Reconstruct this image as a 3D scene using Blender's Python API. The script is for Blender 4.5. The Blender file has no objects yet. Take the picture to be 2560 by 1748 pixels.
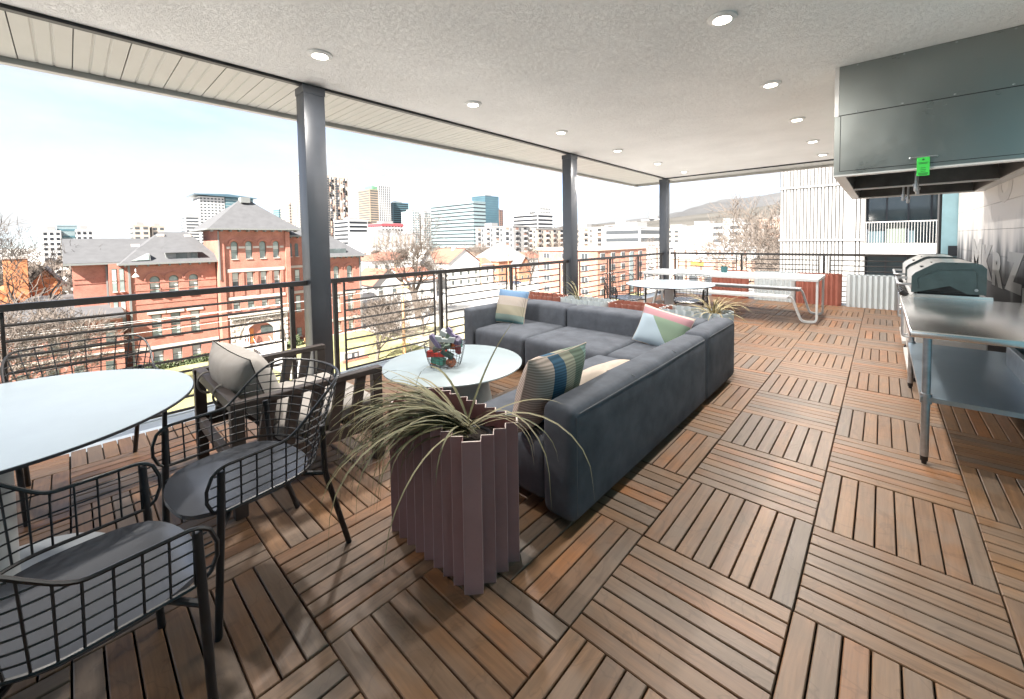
import bpy, bmesh, math, random
from mathutils import Vector, Matrix, noise
random.seed(7)
S = bpy.context.scene
C = S.collection
R = math.radians

# ------------------------------------------------------------------ camera
cd = bpy.data.cameras.new('camera'); cam = bpy.data.objects.new('camera', cd); C.objects.link(cam)
CP = Vector((0.8385, -1.7777, 1.4287))
yaw, pitch, roll = -0.72397, -0.044596, -0.013952
fw = Vector((math.sin(yaw)*math.cos(pitch), math.cos(yaw)*math.cos(pitch), math.sin(pitch)))
rt = Vector((math.cos(yaw), -math.sin(yaw), 0)); up = rt.cross(fw)
rr = rt*math.cos(roll)+up*math.sin(roll); uu = up*math.cos(roll)-rt*math.sin(roll)
m = Matrix.Identity(4)
for i in range(3):
    m[i][0] = rr[i]; m[i][1] = uu[i]; m[i][2] = -fw[i]; m[i][3] = CP[i]
cam.matrix_world = m
cd.sensor_width = 36; cd.sensor_fit = 'HORIZONTAL'
cd.lens = 1009.63/2560*36
cd.shift_x = -33.13/2560; cd.shift_y = -228.37/2560
cd.clip_start = 0.02; cd.clip_end = 20000
S.camera = cam

# ------------------------------------------------------------------ sky, sun, exposure
SUN = Vector((0.32, -0.72, 0.74)).normalized()
w = bpy.data.worlds.new('World'); S.world = w; w.use_nodes = True
nt = w.node_tree; N = nt.nodes; L = nt.links; N.clear()
out = N.new('ShaderNodeOutputWorld'); bg = N.new('ShaderNodeBackground'); sk = N.new('ShaderNodeTexSky')
sk.sky_type = 'NISHITA'; sk.sun_disc = False
sk.sun_elevation = math.asin(SUN.z); sk.sun_rotation = math.atan2(SUN.x, SUN.y)
sk.altitude = 1300; sk.air_density = 0.55; sk.dust_density = 0.1; sk.ozone_density = 1.2
tc = N.new('ShaderNodeTexCoord'); mp = N.new('ShaderNodeMapping'); nz = N.new('ShaderNodeTexNoise'); rp = N.new('ShaderNodeValToRGB')
mp.inputs['Scale'].default_value = (1.6, 1.6, 5.5)
nz.inputs['Scale'].default_value = 1.7; nz.inputs['Detail'].default_value = 7; nz.inputs['Roughness'].default_value = 0.58
rp.color_ramp.elements[0].position = 0.30; rp.color_ramp.elements[1].position = 0.62; rp.color_ramp.elements[0].color = (.22, .22, .22, 1)
mx = N.new('ShaderNodeMix'); mx.data_type = 'RGBA'
mx.inputs['B'].default_value = (1.8, 1.84, 1.85, 1)
L.new(tc.outputs['Generated'], mp.inputs['Vector']); L.new(mp.outputs[0], nz.inputs['Vector']); L.new(nz.outputs['Fac'], rp.inputs[0])
L.new(rp.outputs[0], mx.inputs['Factor']); L.new(sk.outputs[0], mx.inputs['A']); L.new(mx.outputs['Result'], bg.inputs[0])
bg.inputs[1].default_value = 0.05
L.new(bg.outputs[0], out.inputs[0])
sl = bpy.data.lights.new('sun', 'SUN'); sun = bpy.data.objects.new('sun', sl); C.objects.link(sun)
sl.energy = 2.85; sl.angle = R(0.53); sl.color = (1.0, 0.95, 0.88)
sun.rotation_euler = SUN.to_track_quat('Z', 'Y').to_euler()
vs = S.view_settings
vs.view_transform = 'Standard'; vs.look = 'None'; vs.gamma = 1; vs.use_curve_mapping = False
vs.exposure = 3.42
S.render.engine = 'CYCLES'
S.cycles.max_bounces = 10; S.cycles.diffuse_bounces = 6; S.cycles.glossy_bounces = 5; S.cycles.transparent_max_bounces = 8

# ------------------------------------------------------------------ materials
MAT = {}
def mat(name, col, rough=0.6, metal=0.0, spec=0.5, var=0.0, vscale=6.0, bump=0.0, bscale=60.0, bdist=0.004, coat=0.0, emit=None, estr=0.0, stretch=None):
    m_ = bpy.data.materials.new(name); m_.use_nodes = True
    nt = m_.node_tree; b = nt.nodes['Principled BSDF']
    b.inputs['Base Color'].default_value = (*col, 1); b.inputs['Roughness'].default_value = rough
    b.inputs['Metallic'].default_value = metal; b.inputs['Specular IOR Level'].default_value = spec
    b.inputs['Coat Weight'].default_value = coat
    if emit: b.inputs['Emission Color'].default_value = (*emit, 1); b.inputs['Emission Strength'].default_value = estr
    tc = nt.nodes.new('ShaderNodeTexCoord'); src = tc.outputs['Object']
    if stretch:
        mp = nt.nodes.new('ShaderNodeMapping'); mp.inputs['Scale'].default_value = stretch
        nt.links.new(src, mp.inputs[0]); src = mp.outputs[0]
    if var:
        n = nt.nodes.new('ShaderNodeTexNoise'); n.inputs['Scale'].default_value = vscale; n.inputs['Detail'].default_value = 6; n.inputs['Roughness'].default_value = .6
        r = nt.nodes.new('ShaderNodeValToRGB')
        r.color_ramp.elements[0].position = .3; r.color_ramp.elements[1].position = .72
        r.color_ramp.elements[0].color = (*[c*(1-var) for c in col], 1); r.color_ramp.elements[1].color = (*[min(1, c*(1+var)) for c in col], 1)
        nt.links.new(src, n.inputs['Vector']); nt.links.new(n.outputs['Fac'], r.inputs[0]); nt.links.new(r.outputs[0], b.inputs['Base Color'])
        mr = nt.nodes.new('ShaderNodeMapRange'); mr.inputs['To Min'].default_value = max(.03, rough-.12*min(1, var*3)); mr.inputs['To Max'].default_value = min(1, rough+.12*min(1, var*3))
        nt.links.new(n.outputs['Fac'], mr.inputs[0]); nt.links.new(mr.outputs[0], b.inputs['Roughness'])
    if bump:
        n = nt.nodes.new('ShaderNodeTexNoise'); n.inputs['Scale'].default_value = bscale; n.inputs['Detail'].default_value = 4
        bp = nt.nodes.new('ShaderNodeBump'); bp.inputs['Strength'].default_value = bump; bp.inputs['Distance'].default_value = bdist
        nt.links.new(src, n.inputs['Vector']); nt.links.new(n.outputs['Fac'], bp.inputs['Height']); nt.links.new(bp.outputs[0], b.inputs['Normal'])
    MAT[name] = m_; return m_
def nodes(m_): return m_.node_tree.nodes, m_.node_tree.links, m_.node_tree.nodes['Principled BSDF']

def board_mat(name, single):
    m_ = mat(name, (.2, .13, .09), .5, spec=.5); N, L, b = nodes(m_)
    uv = N.new('ShaderNodeUVMap'); add = N.new('ShaderNodeVectorMath'); add.operation = 'ADD'; L.new(uv.outputs[0], add.inputs[0])
    if single:
        oi = N.new('ShaderNodeObjectInfo'); rnd = oi.outputs['Random']
    else:
        g = N.new('ShaderNodeNewGeometry'); rnd = g.outputs['Random Per Island']
    sc = N.new('ShaderNodeVectorMath'); sc.operation = 'SCALE'; sc.inputs[0].default_value = (37, 91, 13); L.new(rnd, sc.inputs['Scale']); L.new(sc.outputs[0], add.inputs[1])
    mp = N.new('ShaderNodeMapping'); mp.inputs['Scale'].default_value = (1.6, 22, 1); L.new(add.outputs[0], mp.inputs[0])
    n1 = N.new('ShaderNodeTexNoise'); n1.inputs['Scale'].default_value = 2.2; n1.inputs['Detail'].default_value = 8; n1.inputs['Roughness'].default_value = .65; n1.inputs['Distortion'].default_value = .6
    L.new(mp.outputs[0], n1.inputs['Vector'])
    n2 = N.new('ShaderNodeTexNoise'); n2.inputs['Scale'].default_value = 5.0; n2.inputs['Detail'].default_value = 5; L.new(add.outputs[0], n2.inputs['Vector'])
    rb = N.new('ShaderNodeValToRGB'); e = rb.color_ramp.elements
    e[0].position = 0; e[0].color = (.15, .108, .078, 1); e[1].position = 1; e[1].color = (.29, .125, .046, 1)
    for p_, c_ in ((.3, (.195, .12, .073, 1)), (.55, (.24, .13, .063, 1)), (.8, (.185, .1, .052, 1))):
        q_ = e.new(p_); q_.color = c_
    L.new(rnd, rb.inputs[0])
    rg = N.new('ShaderNodeValToRGB'); e = rg.color_ramp.elements; e[0].position = .28; e[0].color = (.5, .48, .47, 1); e[1].position = .75; e[1].color = (1.22, 1.2, 1.18, 1)
    L.new(n1.outputs['Fac'], rg.inputs[0])
    mu = N.new('ShaderNodeMix'); mu.data_type = 'RGBA'; mu.blend_type = 'MULTIPLY'; mu.inputs['Factor'].default_value = .8
    L.new(rb.outputs[0], mu.inputs['A']); L.new(rg.outputs[0], mu.inputs['B'])
    rs = N.new('ShaderNodeValToRGB'); e = rs.color_ramp.elements; e[0].position = .42; e[0].color = (0, 0, 0, 1); e[1].position = .68; e[1].color = (1, 1, 1, 1)
    L.new(n2.outputs['Fac'], rs.inputs[0])
    mg = N.new('ShaderNodeMix'); mg.data_type = 'RGBA'; mg.inputs['B'].default_value = (.18, .145, .115, 1)   # weathered grey bloom
    ms = N.new('ShaderNodeMath'); ms.operation = 'MULTIPLY'; ms.inputs[1].default_value = .42; L.new(rs.outputs[0], ms.inputs[0]); L.new(ms.outputs[0], mg.inputs['Factor'])
    L.new(mu.outputs['Result'], mg.inputs['A'])
    # thin dark water stains
    n3 = N.new('ShaderNodeTexNoise'); n3.inputs['Scale'].default_value = 3.2; n3.inputs['Detail'].default_value = 3; n3.inputs['Distortion'].default_value = 1.2; L.new(add.outputs[0], n3.inputs['Vector'])
    ab = N.new('ShaderNodeMath'); ab.operation = 'SUBTRACT'; ab.inputs[1].default_value = .5; L.new(n3.outputs['Fac'], ab.inputs[0])
    a2 = N.new('ShaderNodeMath'); a2.operation = 'ABSOLUTE'; L.new(ab.outputs[0], a2.inputs[0])
    r3 = N.new('ShaderNodeMapRange'); r3.inputs['From Max'].default_value = .012; r3.inputs['To Min'].default_value = .8; r3.inputs['To Max'].default_value = 1; L.new(a2.outputs[0], r3.inputs[0])
    md = N.new('ShaderNodeMix'); md.data_type = 'RGBA'; md.blend_type = 'MULTIPLY'; md.inputs['Factor'].default_value = 1
    L.new(mg.outputs['Result'], md.inputs['A']); L.new(r3.outputs[0], md.inputs['B']); L.new(md.outputs['Result'], b.inputs['Base Color'])
    mr = N.new('ShaderNodeMapRange'); mr.inputs['To Min'].default_value = .34; mr.inputs['To Max'].default_value = .6; L.new(n2.outputs['Fac'], mr.inputs[0]); L.new(mr.outputs[0], b.inputs['Roughness'])
    bp = N.new('ShaderNodeBump'); bp.inputs['Strength'].default_value = .35; bp.inputs['Distance'].default_value = .002; L.new(n1.outputs['Fac'], bp.inputs['Height']); L.new(bp.outputs[0], b.inputs['Normal'])
    return m_
board_mat('board', True); board_mat('board_far', False)

def brick_mat(name, c1, c2, mortar, scale, axis):
    m_ = mat(name, c1, .85, spec=.2); N, L, b = nodes(m_)
    tc = N.new('ShaderNodeTexCoord'); sp = N.new('ShaderNodeSeparateXYZ'); L.new(tc.outputs['Object'], sp.inputs[0])
    ad = N.new('ShaderNodeMath'); ad.operation = 'ADD'; L.new(sp.outputs[0], ad.inputs[0]); L.new(sp.outputs[1], ad.inputs[1])
    cb = N.new('ShaderNodeCombineXYZ'); L.new(ad.outputs[0], cb.inputs[0]); L.new(sp.outputs[2], cb.inputs[1])
    bt = N.new('ShaderNodeTexBrick'); bt.inputs['Scale'].default_value = scale; bt.inputs['Mortar Size'].default_value = .012
    bt.inputs['Color1'].default_value = (*c1, 1); bt.inputs['Color2'].default_value = (*c2, 1); bt.inputs['Mortar'].default_value = (*mortar, 1)
    L.new(cb.outputs[0], bt.inputs['Vector'])
    n = N.new('ShaderNodeTexNoise'); n.inputs['Scale'].default_value = .7; n.inputs['Detail'].default_value = 6; L.new(tc.outputs['Object'], n.inputs['Vector'])
    r = N.new('ShaderNodeMapRange'); r.inputs['To Min'].default_value = .55; r.inputs['To Max'].default_value = 1.4; L.new(n.outputs['Fac'], r.inputs[0])
    mu = N.new('ShaderNodeMix'); mu.data_type = 'RGBA'; mu.blend_type = 'MULTIPLY'; mu.inputs['Factor'].default_value = 1
    L.new(bt.outputs['Color'], mu.inputs['A']); L.new(r.outputs[0], mu.inputs['B']); L.new(mu.outputs['Result'], b.inputs['Base Color'])
    return m_

def steel_mat(name, col, rough, stretch, smudge=.25, dent=.06):
    m_ = mat(name, col, rough, metal=1.0); N, L, b = nodes(m_)
    tc = N.new('ShaderNodeTexCoord'); mp = N.new('ShaderNodeMapping'); mp.inputs['Scale'].default_value = stretch; L.new(tc.outputs['Object'], mp.inputs[0])
    n = N.new('ShaderNodeTexNoise'); n.inputs['Scale'].default_value = 8; n.inputs['Detail'].default_value = 6; L.new(mp.outputs[0], n.inputs['Vector'])
    n2 = N.new('ShaderNodeTexNoise'); n2.inputs['Scale'].default_value = 2.6; n2.inputs['Detail'].default_value = 5; L.new(tc.outputs['Object'], n2.inputs['Vector'])
    a = N.new('ShaderNodeMath'); a.operation = 'MULTIPLY_ADD'; a.inputs[1].default_value = .12; a.inputs[2].default_value = rough-.06; L.new(n.outputs['Fac'], a.inputs[0])
    a2 = N.new('ShaderNodeMath'); a2.operation = 'MULTIPLY_ADD'; a2.inputs[1].default_value = smudge; L.new(n2.outputs['Fac'], a2.inputs[0]); L.new(a.outputs[0], a2.inputs[2])
    s2 = N.new('ShaderNodeMath'); s2.operation = 'SUBTRACT'; s2.inputs[1].default_value = smudge*.5; L.new(a2.outputs[0], s2.inputs[0]); L.new(s2.outputs[0], b.inputs['Roughness'])
    bp = N.new('ShaderNodeBump'); bp.inputs['Strength'].default_value = dent; bp.inputs['Distance'].default_value = .02; L.new(n2.outputs['Fac'], bp.inputs['Height']); L.new(bp.outputs[0], b.inputs['Normal'])
    return m_

def stripes_mat(name, stops, axis='X', fine=None, tri=False, flip=1):
    """woven pillow cloth: bands of colour along one object axis"""
    m_ = mat(name, (.5, .5, .5), .9, spec=.15); N, L, b = nodes(m_)
    tc = N.new('ShaderNodeTexCoord'); sp = N.new('ShaderNodeSeparateXYZ'); L.new(tc.outputs['Object'], sp.inputs[0])
    v = sp.outputs[axis]
    if tri:   # colour blocks: fold along x
        ab = N.new('ShaderNodeMath'); ab.operation = 'MULTIPLY_ADD'; ab.inputs[1].default_value = 1.1; L.new(sp.outputs['X'], ab.inputs[0]); L.new(sp.outputs['Z'], ab.inputs[2]); v = ab.outputs[0]
    mr = N.new('ShaderNodeMapRange'); mr.inputs['From Min'].default_value = -.24*flip; mr.inputs['From Max'].default_value = .24*flip; L.new(v, mr.inputs[0])
    r = N.new('ShaderNodeValToRGB'); r.color_ramp.interpolation = 'CONSTANT'; e = r.color_ramp.elements
    e[0].position = 0; e[0].color = (*stops[0][1], 1); e[1].position = stops[1][0]; e[1].color = (*stops[1][1], 1)
    for p_, c_ in stops[2:]:
        q_ = e.new(p_); q_.color = (*c_, 1)
    L.new(mr.outputs[0], r.inputs[0]); col = r.outputs[0]
    if tri:
        mr2 = N.new('ShaderNodeMapRange'); mr2.inputs['From Min'].default_value = .095; mr2.inputs['From Max'].default_value = .1; L.new(sp.outputs['Z'], mr2.inputs[0])
        mx = N.new('ShaderNodeMix'); mx.data_type = 'RGBA'; mx.inputs['B'].default_value = (.36, .2, .22, 1); L.new(mr2.outputs[0], mx.inputs['Factor']); L.new(col, mx.inputs['A'])
        mr3 = N.new('ShaderNodeMapRange'); mr3.inputs['From Min'].default_value = .165; mr3.inputs['From Max'].default_value = .17; L.new(sp.outputs['Z'], mr3.inputs[0])
        mx3 = N.new('ShaderNodeMix'); mx3.data_type = 'RGBA'; mx3.inputs['B'].default_value = (.55, .46, .4, 1); L.new(mr3.outputs[0], mx3.inputs['Factor']); L.new(mx.outputs['Result'], mx3.inputs['A']); col = mx3.outputs['Result']
    if fine:
        wv = N.new('ShaderNodeTexWave'); wv.bands_direction = fine[0]; wv.inputs['Scale'].default_value = fine[1]; wv.inputs['Distortion'].default_value = .15; L.new(tc.outputs['Object'], wv.inputs['Vector'])
        rr_ = N.new('ShaderNodeMapRange'); rr_.inputs['To Min'].default_value = fine[2]; rr_.inputs['To Max'].default_value = 1.15; L.new(wv.outputs['Fac'], rr_.inputs[0])
        mu = N.new('ShaderNodeMix'); mu.data_type = 'RGBA'; mu.blend_type = 'MULTIPLY'; mu.inputs['Factor'].default_value = 1; L.new(col, mu.inputs['A']); L.new(rr_.outputs[0], mu.inputs['B']); col = mu.outputs['Result']
    L.new(col, b.inputs['Base Color'])
    n = N.new('ShaderNodeTexNoise'); n.inputs['Scale'].default_value = 420; bp = N.new('ShaderNodeBump'); bp.inputs['Strength'].default_value = .3; bp.inputs['Distance'].default_value = .002
    L.new(tc.outputs['Object'], n.inputs['Vector']); L.new(n.outputs['Fac'], bp.inputs['Height']); L.new(bp.outputs[0], b.inputs['Normal'])
    return m_

# stucco ceiling: short knife strokes
m_ = mat('stucco', (.66, .635, .60), .9, spec=.15); N_, L_, b_ = nodes(m_)
tc = N_.new('ShaderNodeTexCoord')
v1 = N_.new('ShaderNodeTexNoise'); v1.inputs['Scale'].default_value = 70; v1.inputs['Detail'].default_value = 6; v1.inputs['Roughness'].default_value = .62; v1.inputs['Distortion'].default_value = 2.2; L_.new(tc.outputs['Object'], v1.inputs['Vector'])
cr = N_.new('ShaderNodeValToRGB'); cr.color_ramp.elements[0].position = .36; cr.color_ramp.elements[1].position = .5; L_.new(v1.outputs['Fac'], cr.inputs[0])
bp = N_.new('ShaderNodeBump'); bp.inputs['Strength'].default_value = .9; bp.inputs['Distance'].default_value = .004; L_.new(cr.outputs[0], bp.inputs['Height']); L_.new(bp.outputs[0], b_.inputs['Normal'])
v2 = N_.new('ShaderNodeTexNoise'); v2.inputs['Scale'].default_value = 1.3; v2.inputs['Detail'].default_value = 5; L_.new(tc.outputs['Object'], v2.inputs['Vector'])
cc = N_.new('ShaderNodeValToRGB'); cc.color_ramp.elements[0].position = .3; cc.color_ramp.elements[0].color = (.77, .76, .745, 1); cc.color_ramp.elements[1].position = .7; cc.color_ramp.elements[1].color = (.85, .84, .825, 1); L_.new(v2.outputs['Fac'], cc.inputs[0]); L_.new(cc.outputs[0], b_.inputs['Base Color'])

mat('black_void', (.012, .011, .01), .9)
mat('ledge', (.42, .47, .52), .5, var=.08)
mat('soffit', (.44, .43, .40), .38, spec=.4, var=.04, vscale=3)
mat('black_trim', (.012, .013, .015), .45)
mat('column', (.036, .041, .05), .36, spec=.5, var=.15, vscale=4, bump=.05, bscale=200)
mat('rail', (.022, .019, .018), .38, var=.15, vscale=15)
mat('rod', (.02, .017, .016), .42)
mat('lamp_trim', (.6, .6, .59), .5)
mat('lamp_lens', (.9, .88, .84), .4, emit=(1, .93, .82), estr=1.2)
mat('chair_black', (.014, .015, .018), .4, var=.2, vscale=30, bump=.08, bscale=400, bdist=.001)
mat('seat_grey', (.06, .066, .08), .26, spec=.8)
mat('table_white', (.37, .43, .465), .2, spec=.5, var=.03, vscale=5)
mat('table_edge', (.02, .02, .025), .5)
mat('table_grey', (.30, .36, .385), .36, spec=.5, var=.05, vscale=7)
mat('white_metal', (.52, .545, .56), .4, var=.03)
mat('sofa', (.09, .099, .117), .92, spec=.12, var=.22, vscale=7, bump=.5, bscale=420, bdist=.0015)
mat('sofa_foot', (.03, .03, .03), .5)
mat('dark_wood', (.045, .034, .03), .5, var=.3, vscale=9, bump=.25, bscale=60, bdist=.001, stretch=(1, 1, 1))
mat('cushion', (.33, .31, .29), .95, spec=.1, var=.08, vscale=14, bump=.3, bscale=520, bdist=.001)
mat('mauve_metal', (.36, .205, .205), .7, spec=.3, var=.1, vscale=5, bump=.25, bscale=500, bdist=.001)
mat('terracotta', (.31, .115, .085), .75, spec=.3, var=.14, vscale=5, bump=.25, bscale=500, bdist=.001)
mat('planter_white', (.5, .55, .57), .6, var=.05, vscale=4)
mat('planter_rim', (.62, .52, .47), .6)
mat('soil', (.03, .022, .017), 1, bump=1, bscale=60, bdist=.02)
mat('pot_black', (.015, .018, .022), .35)
def leaf_mat(name, cols):
    m_ = mat(name, cols[0], .6, spec=.3); N, L, b = nodes(m_)
    g = N.new('ShaderNodeNewGeometry'); r = N.new('ShaderNodeValToRGB'); e = r.color_ramp.elements
    e[0].position = 0; e[0].color = (*cols[0], 1); e[1].position = 1; e[1].color = (*cols[-1], 1)
    for i, c_ in enumerate(cols[1:-1]): q_ = e.new((i+1)/(len(cols)-1)); q_.color = (*c_, 1)
    L.new(g.outputs['Random Per Island'], r.inputs[0])
    tc = N.new('ShaderNodeTexCoord'); n = N.new('ShaderNodeTexNoise'); n.inputs['Scale'].default_value = 14; n.inputs['Detail'].default_value = 4; L.new(tc.outputs['Object'], n.inputs['Vector'])
    mr = N.new('ShaderNodeMapRange'); mr.inputs['To Min'].default_value = .55; mr.inputs['To Max'].default_value = 1.45; L.new(n.outputs['Fac'], mr.inputs[0])
    mu = N.new('ShaderNodeMix'); mu.data_type = 'RGBA'; mu.blend_type = 'MULTIPLY'; mu.inputs['Factor'].default_value = 1; L.new(r.outputs[0], mu.inputs['A']); L.new(mr.outputs[0], mu.inputs['B']); L.new(mu.outputs['Result'], b.inputs['Base Color'])
leaf_mat('leaf_dry', [(.11, .12, .06), (.2, .19, .1), (.3, .26, .15), (.16, .16, .085), (.36, .29, .17)])
leaf_mat('leaf_straw', [(.2, .18, .09), (.36, .29, .16), (.3, .25, .13), (.44, .36, .2)])
steel_mat('steel_top', (.86, .86, .85), .24, (1, 22, 1), .06, .012)
steel_mat('steel_hood', (.29, .31, .30), .33, (2, 2, 16), .3)
steel_mat('steel_shelf', (.40, .50, .58), .33, (1, 10, 1), .2)
mat('galv', (.42, .44, .46), .34, metal=.9, var=.2, vscale=20)
mat('hood_inside', (.07, .065, .06), .35, metal=.8, var=.3, vscale=5)
mat('lid_white', (.62, .62, .60), .3, metal=.35, spec=.5, var=.05)
mat('lid_cap', (.045, .07, .073), .3, coat=.3, var=.2, vscale=12)
mat('grill_black', (.012, .012, .013), .35)
mat('tag_green', (.05, .62, .08), .5)
mat('tag_ink', (.02, .12, .03), .6)
mat('blue_wall', (.16, .36, .45), .8, var=.12, vscale=3, bump=.2, bscale=120)
mat('pier_blue', (.34, .55, .63), .8, var=.12, vscale=2.5, bump=.2, bscale=120)
mat('house_grey', (.4, .4, .39), .85, var=.08, vscale=.5)
mat('teal_pot', (.03, .12, .13), .4, var=.5, vscale=60)
mat('wire', (.03, .03, .03), .4)

# ------------------------------------------------------------------ mesh helpers
class MB:
    def __init__(s): s.v = []; s.f = []; s.uv = None
    def add(s, vs, fs):
        o = len(s.v); s.v += [tuple(q) for q in vs]; s.f += [tuple(i+o for i in f) for f in fs]; return s
    def box(s, x0, x1, y0, y1, z0, z1):
        return s.add([(x0,y0,z0),(x1,y0,z0),(x1,y1,z0),(x0,y1,z0),(x0,y0,z1),(x1,y0,z1),(x1,y1,z1),(x0,y1,z1)],
                     [(3,2,1,0),(4,5,6,7),(0,1,5,4),(1,2,6,5),(2,3,7,6),(3,0,4,7)])
    def bar(s, p0, p1, w, h, upv=(0,0,1)):
        """rectangular bar from p0 to p1: w across, h along upv"""
        p0 = Vector(p0); p1 = Vector(p1); d = (p1-p0).normalized(); u = Vector(upv)
        a = d.cross(u)
        if a.length < 1e-4: a = d.cross(Vector((1,0,0)))
        a.normalize(); b = a.cross(d)
        vs = []
        for p in (p0, p1):
            for i, j in ((-1,-1),(1,-1),(1,1),(-1,1)): vs.append(p+a*(w/2*i)+b*(h/2*j))
        return s.add(vs, [(3,2,1,0),(4,5,6,7),(0,1,5,4),(1,2,6,5),(2,3,7,6),(3,0,4,7)])
    def tube(s, pts, r, n=6, caps=True, closed=False, r2=None):
        pts = [Vector(p) for p in pts]; k = len(pts); o = len(s.v)
        ref = None
        for i, p in enumerate(pts):
            if closed: d = pts[(i+1) % k]-pts[i-1]
            else: d = pts[min(i+1, k-1)]-pts[max(i-1, 0)]
            d.normalize()
            if ref is None:
                ref = d.cross(Vector((0,0,1)))
                if ref.length < .05: ref = d.cross(Vector((1,0,0)))
            ref = (ref-d*ref.dot(d)).normalized(); b = d.cross(ref)
            rad = r if r2 is None else r+(r2-r)*i/(k-1)
            for j in range(n):
                a = 2*math.pi*j/n; s.v.append(tuple(p+ref*(rad*math.cos(a))+b*(rad*math.sin(a))))
        for i in range(k if closed else k-1):
            i2 = (i+1) % k
            for j in range(n):
                j2 = (j+1) % n; s.f.append((o+i*n+j, o+i*n+j2, o+i2*n+j2, o+i2*n+j))
        if caps and not closed:
            s.f.append(tuple(o+j for j in reversed(range(n)))); s.f.append(tuple(o+(k-1)*n+j for j in range(n)))
        return s
    def cyl(s, p0, p1, r, n=12, r2=None): return s.tube([p0, p1], r, n, True, False, r2)
    def lathe(s, c, prof, n=32):
        """prof: list of (radius, z) from bottom to top"""
        o = len(s.v); c = Vector(c)
        for r, z in prof:
            for j in range(n):
                a = 2*math.pi*j/n; s.v.append((c.x+r*math.cos(a), c.y+r*math.sin(a), c.z+z))
        for i in range(len(prof)-1):
            for j in range(n):
                j2 = (j+1) % n; s.f.append((o+i*n+j, o+i*n+j2, o+(i+1)*n+j2, o+(i+1)*n+j))
        s.f.append(tuple(o+j for j in reversed(range(n)))); k = len(prof)-1; s.f.append(tuple(o+k*n+j for j in range(n)))
        return s
    def prism(s, poly, fn0, fn1):
        """poly: list of 2-tuples, fn maps to 3D for the two ends"""
        n = len(poly); o = len(s.v)
        s.v += [tuple(fn0(*q)) for q in poly]+[tuple(fn1(*q)) for q in poly]
        s.f.append(tuple(o+i for i in reversed(range(n)))); s.f.append(tuple(o+n+i for i in range(n)))
        for i in range(n):
            j = (i+1) % n; s.f.append((o+i, o+j, o+n+j, o+n+i))
        return s
    def rbox(s, x0, x1, y0, y1, z0, z1, r=.04, seg=4, puff=0.0):
        bm = bmesh.new(); bmesh.ops.create_cube(bm, size=1)
        for v in bm.verts: v.co = Vector(((x0+x1)/2+v.co.x*(x1-x0), (y0+y1)/2+v.co.y*(y1-y0), (z0+z1)/2+v.co.z*(z1-z0)))
        bmesh.ops.bevel(bm, geom=bm.edges[:], offset=r, segments=seg, profile=.5, affect='EDGES')
        if puff:
            bmesh.ops.subdivide_edges(bm, edges=[e for e in bm.edges if e.calc_length() > .2], cuts=5, use_grid_fill=True)
            for v in bm.verts:
                fx = 1-abs(2*(v.co.x-x0)/(x1-x0)-1)**2.5; fy = 1-abs(2*(v.co.y-y0)/(y1-y0)-1)**2.5; fz = 1-abs(2*(v.co.z-z0)/(z1-z0)-1)**2.5
                n_ = noise.noise(v.co*3.1)*.006+noise.noise(v.co*9)*.0025
                if v.co.z > (z0+z1)/2: v.co.z += puff*fx*fy+n_
                v.co.y += (.5 if v.co.y > (y0+y1)/2 else -.5)*puff*fx*fz
                v.co.x += (.5 if v.co.x > (x0+x1)/2 else -.5)*puff*fy*fz
        bm.verts.index_update()
        s.add([v.co[:] for v in bm.verts], [[v.index for v in f.verts] for f in bm.faces]); bm.free(); return s
    def build(s, name, mt, parent=None, smooth=False, local=False):
        me = bpy.data.meshes.new(name)
        o = bpy.data.objects.new(name, me); C.objects.link(o)
        off = Vector((0,0,0))
        if parent is not None:
            root = parent
            while root.parent: root = root.parent
            if not local: off = root.location.copy()
            o.parent = parent
        elif not local:
            xs = [q[0] for q in s.v]; ys = [q[1] for q in s.v]; zs = [q[2] for q in s.v]
            off = Vector(((min(xs)+max(xs))/2, (min(ys)+max(ys))/2, min(zs))); o.location = off
        me.from_pydata([(q[0]-off.x, q[1]-off.y, q[2]-off.z) for q in s.v], [], s.f); me.update()
        if s.uv: 
            ul = me.uv_layers.new(name='UVMap')
            for i, c in enumerate(s.uv): ul.data[i].uv = c
        me.materials.append(MAT[mt] if isinstance(mt, str) else mt)
        if smooth:
            for p in me.polygons: p.use_smooth = True
            me.set_sharp_from_angle(angle=R(smooth if smooth is not True else 40))
        return o
def tag(o, label=None, cat=None, group=None, kind=None):
    if label: o['label'] = label
    if cat: o['category'] = cat
    if group: o['group'] = group
    if kind: o['kind'] = kind
    return o
def thing(name, label, cat, loc=(0,0,0), rz=0, group=None):
    o = bpy.data.objects.new(name, None); C.objects.link(o); o.location = loc; o.rotation_euler = (0,0,rz); o.empty_display_size = .2
    return tag(o, label, cat, group)
def copy_tree(o, parent=None):
    c = o.copy(); C.objects.link(c); c.parent = parent
    for ch in list(o.children): copy_tree(ch, c)
    return c
def box(name, mt, x0, x1, y0, y1, z0, z1, parent=None): return MB().box(x0,x1,y0,y1,z0,z1).build(name, mt, parent)
def struct(o): o['kind'] = 'structure'; return o
def text_mesh(name, txt, size, depth, mt, parent, M4, bold=0):
    cu = bpy.data.curves.new(name, 'FONT'); cu.body = txt; cu.size = size; cu.extrude = depth; cu.offset = bold; cu.align_x = 'CENTER'; cu.align_y = 'CENTER'; cu.resolution_u = 3
    tmp = bpy.data.objects.new('tmp', cu); C.objects.link(tmp)
    me = bpy.data.meshes.new_from_object(tmp); bpy.data.objects.remove(tmp); bpy.data.curves.remove(cu)
    me.transform(M4)
    root = parent
    while root.parent: root = root.parent
    me.transform(Matrix.Translation(-root.location))
    me.materials.clear(); me.materials.append(MAT[mt])
    o = bpy.data.objects.new(name, me); C.objects.link(o); o.parent = parent; return o

GZ = -14.9     # street level below the terrace
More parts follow.
